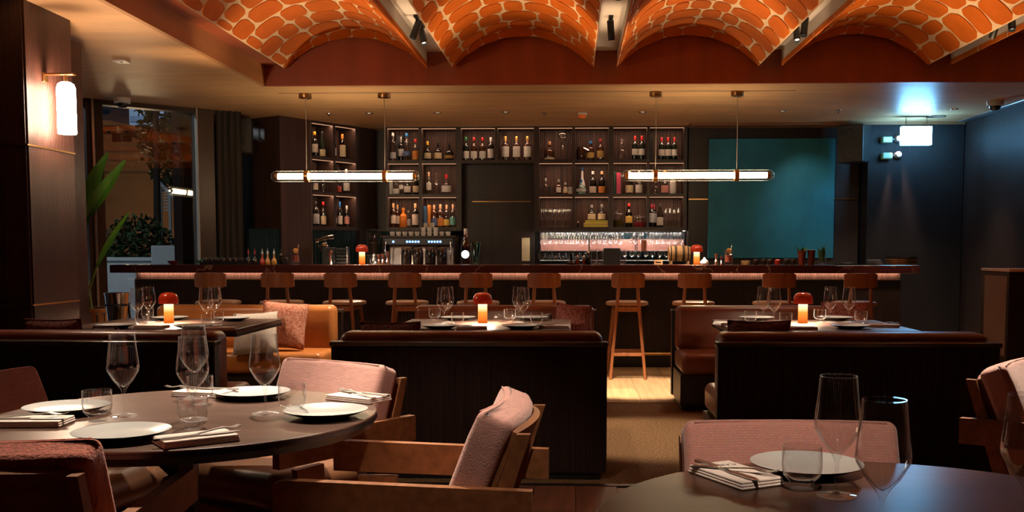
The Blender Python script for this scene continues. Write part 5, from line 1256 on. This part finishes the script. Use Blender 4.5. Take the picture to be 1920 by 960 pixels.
for k, (py_, lb) in enumerate(((262, 'upper twin-head emergency light on the dark wall beside the sign'), (292, 'lower twin-head emergency light on the dark wall beside the sign'))):
    p = at_y(1664, py_, 12.45); o = thing('emergency_light', lb, 'emergency light', (p.x, 12.44, p.z-.05), 0, 'emergency lights')
    MB().box(-.07, .05, -.04, .058, .01, .085, .012).build('housing', LENS, o); MB().lathe([(0, -.05), (.045, -.05), (.05, -.02), (.03, .03), (0, .035)], 20, Matrix.Translation((.13, 0, .06)) @ Matrix.Rotation(R_(90), 4, 'X')).build('lamp_head', mat('lamp_head_grey', (.20, .20, .20), .3), o, 40); MB().bar((.04, .02, .05), (.10, .02, .06), .02, .02).build('joint', BLKMET, o)

# ================================================================== ceiling fittings
def b_down(o): MB().lathe([(.026, .0), (.042, -.003), (.044, 0), (.044, .004), (.026, .004)], 24).build('trim', STEEL, o, 40); MB().lathe([(0, .003), (.026, .003)], 20).build('lens', emis('downlight_lens', (1, .75, .5), .8), o)
for k, (px_, py_) in enumerate(((692, 212), (820, 211), (948, 210), (1205, 210), (1468, 208), (1790, 204))):
    p = at_z(px_, py_, SOFF); light('downlight', 'SPOT', (p.x, p.y, SOFF-.012), DWN, (1.0, .74, .5), (p.x, p.y+.10, 0), .03, 62, .7); inst('down', b_down, 'downlight', ['first', 'second', 'third', 'fourth', 'fifth', 'sixth'][k]+' recessed round downlight from the window in the ceiling over the bar', 'downlight', (p.x, p.y, SOFF-.0048), 0, 'recessed downlights over the bar')
def b_spr(o): MB().lathe([(0, 0), (.03, 0), (.028, -.006), (.01, -.008), (.008, -.03), (.018, -.032), (.018, -.035), (0, -.036)], 16).build('sprinkler_body', CHROME, o, 40); MB().lathe([(0, -.037), (.004, -.037), (.004, -.042), (0, -.043)], 8).build('bulb', CAPMT('red'), o, 40)
for px_, py_, lb in ((617, 213, 'small sprinkler head in the ceiling near the angled shelf'), (1020, 211, 'small sprinkler head in the ceiling beside the orange detector'), (1572, 206, 'small sprinkler head in the ceiling above the painting corner')):
    p = at_z(px_, py_, SOFF); inst('spr', b_spr, 'sprinkler', lb, 'sprinkler', (p.x, p.y, SOFF-.0005), 0, 'sprinkler heads')
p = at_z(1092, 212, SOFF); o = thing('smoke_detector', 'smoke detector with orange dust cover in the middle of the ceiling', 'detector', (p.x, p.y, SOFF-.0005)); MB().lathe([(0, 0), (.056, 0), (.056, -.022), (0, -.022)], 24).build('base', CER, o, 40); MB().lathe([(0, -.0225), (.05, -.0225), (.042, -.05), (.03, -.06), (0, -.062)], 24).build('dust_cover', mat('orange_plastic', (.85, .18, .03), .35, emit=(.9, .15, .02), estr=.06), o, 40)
def b_dome(o): MB().lathe([(0, 0), (.085, 0), (.088, -.01), (.082, -.05), (.06, -.055)], 28).build('housing', CER, o, 40); MB().lathe([(.06, -.055), (.055, -.078), (.035, -.096), (0, -.102)], 24).build('dome', mat('smoked_dome', (.02, .02, .022), .06, coat=.6), o, 50)
for px_, py_, lb in ((229, 184, 'white dome camera on the ceiling above the window'), (1866, 189, 'white dome camera on the ceiling near the dark wall corner')):
    p = at_z(px_, py_, SOFF); inst('dome', b_dome, 'dome_camera', lb, 'camera', (p.x, p.y, SOFF-.0005), 0, 'dome cameras')
p = at_z(1755, 218, SOFF); o = thing('ceiling_speaker', 'flat round ceiling speaker grille beside the glowing sign', 'ceiling speaker', (p.x, p.y, SOFF-.0005)); MB().lathe([(0, -.008), (.09, -.008), (.10, -.004), (.102, 0)], 28).build('grille', mat('grille_tan', (.30, .22, .16), .6), o, 40); MB().lathe([(.102, 0), (.112, -.006), (.114, 0)], 28).build('rim', STEEL, o, 40)
p = at_z(228, 114, SOFF); o = thing('ceiling_plate', 'small white flush plate in the pale ceiling above the plant', 'plate', (p.x, p.y, SOFF-.0005)); MB().box(-.055, .055, -.055, .055, -.012, 0, .004).build('cover', CER, o); MB().lathe([(0, -.0125), (.01, -.0125), (.01, -.014), (0, -.015)], 10).build('sensor', BLKMET, o, 40)
p0 = at_z(1283, 216, SOFF); p1 = at_z(1378, 200, SOFF); o = thing('access_panel', 'flush wooden access panel in the ceiling in front of the painting', 'access panel', (0, 0, SOFF-.0015)); MB().box(p0.x, p1.x, p1.y, p0.y, -.002, .0, 0).build('panel', CEILW, o)
for a, b_, c, d in ((p0.x, p1.x, p1.y-.008, p1.y), (p0.x, p1.x, p0.y, p0.y+.008), (p0.x-.008, p0.x, p1.y, p0.y), (p1.x, p1.x+.008, p1.y, p0.y)): MB().box(a, b_, c, d, -.003, 0).build('edge_trim', mat('pale_trim', (.62, .45, .28), .4), o)
# track spotlights (cans), unseen fill ones added among them
def can(x, y, tilt_to, label):
    o = thing('track_spotlight', label, 'spotlight', (x, y, 3.1395), 0, 'black track spotlights between the vaults')
    MB().box(-.018, .018, -.06, .06, -.02, 0, .003).build('adapter', BLKMET, o); MB().tube([(0, 0, -.02), (0, 0, -.045)], .008, 8).build('stem', BLKMET, o, 40)
    d = (Vector(tilt_to)-Vector((x, y, 3.05))).normalized(); q = d.to_track_quat('-Z', 'Y').to_matrix().to_4x4()
    M = Matrix.Translation((0, 0, -.085)) @ q
    MB().lathe([(0, .055), (.026, .055), (.028, .05), (.028, -.10), (.024, -.10), (.022, -.07), (0, -.07)], 20, M).build('can', BLKMET, o, 40)
    MB().lathe([(0, -.078), (.021, -.078)], 16, M).build('lens', emis('spot_lens', (1, .8, .6), 2.0), o)
CL = ['nearest the window', 'over the middle', 'third from the window', 'nearest the far wall']
CHN = [-1.2565, .306, 1.8435, 3.4085]
for i, (p, t, e, a) in enumerate(SPOTS):
    vis = p[1] > 7.0
    can(p[0], p[1], t, 'black track spotlight, %s of the %s' % ('rear one' if p[1] > 8.3 else 'front one', 'white channel '+CL[min(range(4), key=lambda k: abs(CHN[k]-p[0]))]) if vis else 'black track or added fill spotlight high over the dining tables, can number %s' % ['one', 'two', 'three', 'four', 'five', 'six', 'seven', 'eight', 'nine', 'ten', 'eleven', 'twelve', 'thirteen', 'fourteen', 'fifteen', 'sixteen'][i])

# ================================================================== plant, bucket, basket
LEAFG = mat('banana_leaf', (.10, .30, .035), .35, var=.35, vscale=(8, 8, 2), bump=.1, bscale=20); STEMG = mat('leaf_stalk', (.22, .34, .07), .4)
PY = 8.6
pp = thing('bird_of_paradise_plant', 'tall bird-of-paradise plant with long green leaves in a slatted pot beside the column', 'plant', (at_y(176, 590, PY).x, PY, 0))
def W(px_, py_, dy=0): p = at_y(px_, py_, PY+dy); return p-Vector(pp.location)
def blade(pts, wd, fold):
    pts = [Vector(p) for p in pts]; n = 16; V = []; Fc = []
    def bez(t):
        a, b_, c = pts; return a*(1-t)**2+b_*2*t*(1-t)+c*t*t
    for i in range(n+1):
        t = i/n; p = bez(t); d = (bez(min(1, t+.02))-bez(max(0, t-.02))).normalized(); s = d.cross(Vector((0, 1, 0))).normalized(); up = Vector((0, -1, 0))
        w_ = wd*math.sin(math.pi*min(1, t*.92+.06))**.75*(1-.25*t)
        for k in (-1, -.5, 0, .5, 1): V.append(p+s*(w_*k)+up*(fold*w_*abs(k)))
    for i in range(n):
        for k in range(4): q = i*5+k; Fc.append((q, q+1, q+6, q+5))
    return V, Fc
for a, b_, c, wd, fo in ((W(150, 455, .1), W(160, 360, .1), W(203, 286, .1), .085, .3), (W(158, 415), W(195, 360), W(236, 300), .065, .7), (W(182, 500, -.1), W(208, 450, -.1), W(243, 397, -.1), .030, .9)):
    V, Fc = blade((a, b_, c), wd, fo); MB().add(V, Fc).build('leaf', LEAFG, pp, 60)
for pts in ([W(168, 580), W(156, 520), W(150, 455, .1)], [W(172, 585), W(160, 500), W(158, 415)], [W(160, 585, -.1), W(166, 545, -.1), W(182, 500, -.1)]): MB().tube(pts, [.014, .012, .008], 8).build('stalk', STEMG, pp, 60)
zr = W(180, 577).z
POTW = mat('orange_rattan', (.52, .24, .07), .5, var=.2, vscale=(20, 20, 4))
for k in range(22):
    a = 2*math.pi*k/22; MB().bar((.17*math.cos(a), .17*math.sin(a), .02), (.205*math.cos(a), .205*math.sin(a), zr-.03), .04, .012, (-math.sin(a), math.cos(a), 0), .003).build('pot_slat', POTW, pp)
MB().lathe([(.195, zr-.035), (.222, zr-.035), (.224, zr), (.195, zr)], 32).build('pot_rim', POTW, pp, 40); MB().lathe([(0, .0005), (.185, .0005), (.185, .02), (0, .02)], 28).build('pot_base', POTW, pp, 40); MB().lathe([(0, zr-.05), (.194, zr-.05)], 24).build('soil', mat('soil', (.03, .02, .012), .9), pp)
bk = thing('ice_bucket', 'polished steel ice bucket in a dark floor stand beside the booth table', 'ice bucket', (at_y(219, 560, 7.55).x, 7.55, 0)); zt = at_y(219, 549, 7.55).z
MB().lathe([(0, zt-.24), (.065, zt-.24), (.07, zt-.22), (.088, zt-.02), (.094, zt), (.090, zt), (.066, zt-.22), (0, zt-.235)], 32).build('bucket', CHROME, bk, 40)
for k in range(3): a = R_(30+120*k); MB().bar((.13*math.cos(a), .13*math.sin(a), 0), (.082*math.cos(a), .082*math.sin(a), zt-.08), .016, .012).build('stand_leg', BLKMET, bk)
MB().lathe([(.085, zt-.10), (.09, zt-.10), (.09, zt-.085), (.085, zt-.085)], 28).build('stand_ring', BLKMET, bk, 40)

# ================================================================== right corner station
st = thing('service_station', 'dark waiter station with pale wooden top at the picture edge', 'cabinet', (4.27, 9.15, 0))
MB().box(-.44, .53, -.28, .30, .03, 1.07, .004).build('carcass', PLAIN, st); MB().box(-.45, .53, -.30, .30, 1.071, 1.094, .003).build('top', mat('pale_oak_top', (.62, .42, .24), .4), st)
MB().box(-.446, -.4405, -.25, .22, .32, 1.03, .001).build('side_panel', mat('mid_brown_panel', (.16, .085, .05), .5), st); MB().box(-.40, .5, -.286, -.2805, .08, 1.0, .002).build('door', PLAIN, st)

# ================================================================== outside the window
struct(MB().box(-40, -3.9, 12.6, 60, -.12, -.02).build('ground_outside', mat('paving', (.40, .41, .41), .7, var=.15, vscale=(2, 2, 2))))
struct(MB().box(-14, -5.8, 9.2, 12.6, -.12, -.02).build('ground_terrace', mat('paving', (.40, .41, .41), .7)))
PLN = mat('white_planter', (.62, .64, .64), .6, var=.08, vscale=(2, 2, 2))
pw = thing('planter_wall', 'long white planter wall outside the window', 'planter', (-7.0, 13.8, -.02)); MB().box(-3, 2.2, -.2, .2, 0, 1.13, .01).build('wall_body', PLN, pw); MB().box(-3.02, 2.2, -.23, .23, 1.131, 1.18, .006).build('coping', PLN, pw)
pk = thing('planter_box', 'square white planter box outside next to the window edge', 'planter', (-5.20, 13.1, -.02)); MB().box(-.32, .30, -.2, .2, 0, 1.34, .012).build('box', PLN, pk); MB().box(-.28, .26, -.16, .16, 1.341, 1.346).build('soil', mat('soil', (.03, .02, .012), .9), pk)
BUSH = mat('night_foliage', (.035, .07, .022), .6, var=.5, vscale=(6, 6, 6))
def foliage(root, cx, cy_, cz, rx, rz_, n, seed, sz, trunk=None):
    rnd = random.Random(seed); V = []; Fc = []
    for k in range(n):
        while True:
            a, b_, c = rnd.uniform(-1, 1), rnd.uniform(-1, 1), rnd.uniform(-1, 1)
            if a*a+b_*b_+c*c < 1: break
        p = Vector((cx+a*rx, cy_+b_*rx*.7, cz+c*rz_)); d = Vector((rnd.gauss(0, 1), rnd.gauss(0, 1), rnd.gauss(0, .7))).normalized(); s = d.cross(Vector((rnd.gauss(0, 1), rnd.gauss(0, 1), rnd.gauss(0, 1)))).normalized()*sz*.3
        q = len(V); V += [p-d*sz*.5, p+s, p+d*sz*.5, p-s]; Fc.append((q, q+1, q+2, q+3))
    o = MB(); o.v = [tuple(v) for v in V]; o.f = Fc
    me = bpy.data.meshes.new('foliage'); me.from_pydata(o.v, [], o.f); me.materials.append(BUSH); c = bpy.data.objects.new('foliage', me); COL.objects.link(c); c.parent = root; c['kind'] = 'stuff'
    if trunk: MB().tube(trunk, [.09, .05], 8).build('trunk', mat('bark', (.05, .035, .025), .8), root, 50)
for k, (x, y, w_, h_, lb) in enumerate(((-8.0, 15.0, .62, .75, 'dark bush behind the planter wall nearest the plant'), (-6.7, 15.2, .62, .7, 'dark bush behind the planter wall in the middle'), (-5.4, 15.4, .62, .85, 'dark bush behind the square planter box'))):
    b_ = thing('bush', lb, 'bush', (x, y, -.02), 0, 'bushes outside'); foliage(b_, 0, 0, 1.15, w_, h_, 2600, 40+k, .085, [(0, 0, 0), (0, 0, .9)])
for k, (px_, Y, cz, rx, rz_, n, lb) in enumerate(((345, 22, 4.1, 1.0, 1.7, 1500, 'dark tree against the facade at the window edge'), (293, 19, 4.6, .55, .5, 350, 'slender leafy branch tree against the pale upper building'))):
    b_ = thing('tree', lb, 'tree', (at_y(px_, 400, Y).x, Y, -.02), 0, 'trees outside'); foliage(b_, 0, 0, cz, rx, rz_, n*2, 60+k, .17, [(0, 0, 0), (.05, 0, cz)])
FB = mat('brown_facade', (.30, .16, .085), .85, var=.18, vscale=(.6, .6, 1.5))
fx0 = at_y(150, 300, 30).x; fx1 = at_y(345, 300, 30).x
fb = thing('apartment_building', 'brown facade with few dark windows across the street', 'building', ((fx0+fx1)/2, 30, -.02)); hw = (fx1-fx0)/2
MB().prism([(-hw-6, 0), (hw, 0), (hw, 3.6), (hw-.9, 4.9), (-hw+.9, 5.2), (-hw-6, 5.6)], 0, 3, Matrix.Rotation(R_(90), 4, 'X') @ Matrix.Translation((0, 0, -3))).build('facade', FB, fb)
for px_, py_, w_, h_ in ((200, 244, .32, .12), (229, 258, .30, .13), (305, 293, .28, .12), (323, 302, .24, .12)):
    p = at_y(px_, py_, 29.97)-Vector(fb.location); fr_ = MB().box(p.x-w_, p.x+w_, -.06, -.01, p.z-h_, p.z+h_, .01).build('window', FRAME, fb); MB().box(p.x-w_*.9, p.x+w_*.9, -.07, -.061, p.z-h_*.8, p.z+h_*.8).build('pane', mat('dark_pane', (.01, .012, .016), .1), fr_)
a = at_y(225, 240, 29.95)-Vector(fb.location); b2 = at_y(338, 292, 29.95)-Vector(fb.location); MB().bar((a.x, -.05, a.z), (b2.x, -.05, b2.z), .10, .16, (0, 1, 0)).build('stair_line', BLACK, fb)
for py_ in (286, 303, 325): q = at_y(170, py_, 29.96)-Vector(fb.location); MB().box(-hw-4, hw, -.04, -.005, q.z-.03, q.z+.03).build('string_course', mat('course_brown', (.22, .13, .08), .8), fb)
t0 = at_y(243, 240, 44); t1 = at_y(312, 195, 44)
tw_ = thing('pale_tower', 'pale blue-grey upper building glimpsed behind the brown facade', 'building', ((t0.x+t1.x)/2, 45, -.02)); hw2 = (t1.x-t0.x)/2
MB().box(-hw2, hw2, -1, 1, 0, 9.0).build('wall', mat('pale_tower_wall', (.36, .46, .56), .7), tw_); 
for k in range(3): MB().box(-hw2*.9, hw2*.9, -1.05, -1.0, 6.2+.75*k, 6.45+.75*k).build('window_band', mat('band_blue', (.20, .30, .42), .3), tw_)
aw = thing('louvre_awning', 'white slatted awning across the street', 'awning', (0, 0, 0)); 
MB().bar(tuple(at_y(299, 341, 20)), tuple(at_y(345, 388, 20)), .06, .10).build('front_beam', PLN, aw)
for k in range(9):
    if k % 4 == 0: q_ = at_y(300+k*4.5, 343+k*4.7, 20.0); MB().bar((q_.x, 20.0, -.02), (q_.x, 20.0, q_.z), .05, .05).build('post', PLN, aw)
    a = at_y(297+k*.6, 348+k*6, 20.1); b_ = at_y(305+k*4.6, 350+k*4.8, 20.1); MB().bar(tuple(a), tuple(b_), .05, .025).build('slat', PLN, aw)
light('street_light', 'POINT', (-9.0, 10.6, 4.2), 420, (.80, .92, 1.0), None, .3)
light('facade_light', 'POINT', (-11.0, 25.0, 1.5), 300, (1.0, .66, .34), None, .4)
light('tower_light', 'POINT', (-17.0, 40.0, 9.0), 700, (.7, .85, 1.0), None, .4)

light('downlight_corner', 'SPOT', (3.985, 12.36, 2.80), 300, (1.0, .62, .48), (3.985, 12.44, 0), .03, 34, .6)
light('downlight_painting', 'SPOT', (2.7, 11.7, 2.80), 30, (.75, .92, 1.0), (3.0, 12.78, 1.7), .05, 60, .9)

# unseen uplighters added behind the booths to brighten the vaults, one under each
def b_up(o):
    MB().lathe([(.060, .001), (.085, .0015), (.088, .006), (.060, .010)], 28).build('rim', STEEL, o, 40); MB().lathe([(0, .004), (.060, .004)], 24).build('lens', emis('added_uplight_lens', (1, .72, .45), 2.0), o)
for k, (va, vb) in enumerate(VX):
    x = (va+vb)/2
    inst('vault_fill_light', b_up, 'added_floor_uplighter', 'added uplighter hidden in the floor to brighten the vault, %s from the window' % ['first', 'second', 'third', 'fourth', 'fifth'][k], 'uplighter', (x, 8.62, .0005), 0, 'added floor uplighters')
    light('vault_fill_light', 'SPOT', (x, 8.62, .03), UPL, (1.0, .66, .36), (x, 8.62-.46, 1.03), .05, 66, .6)
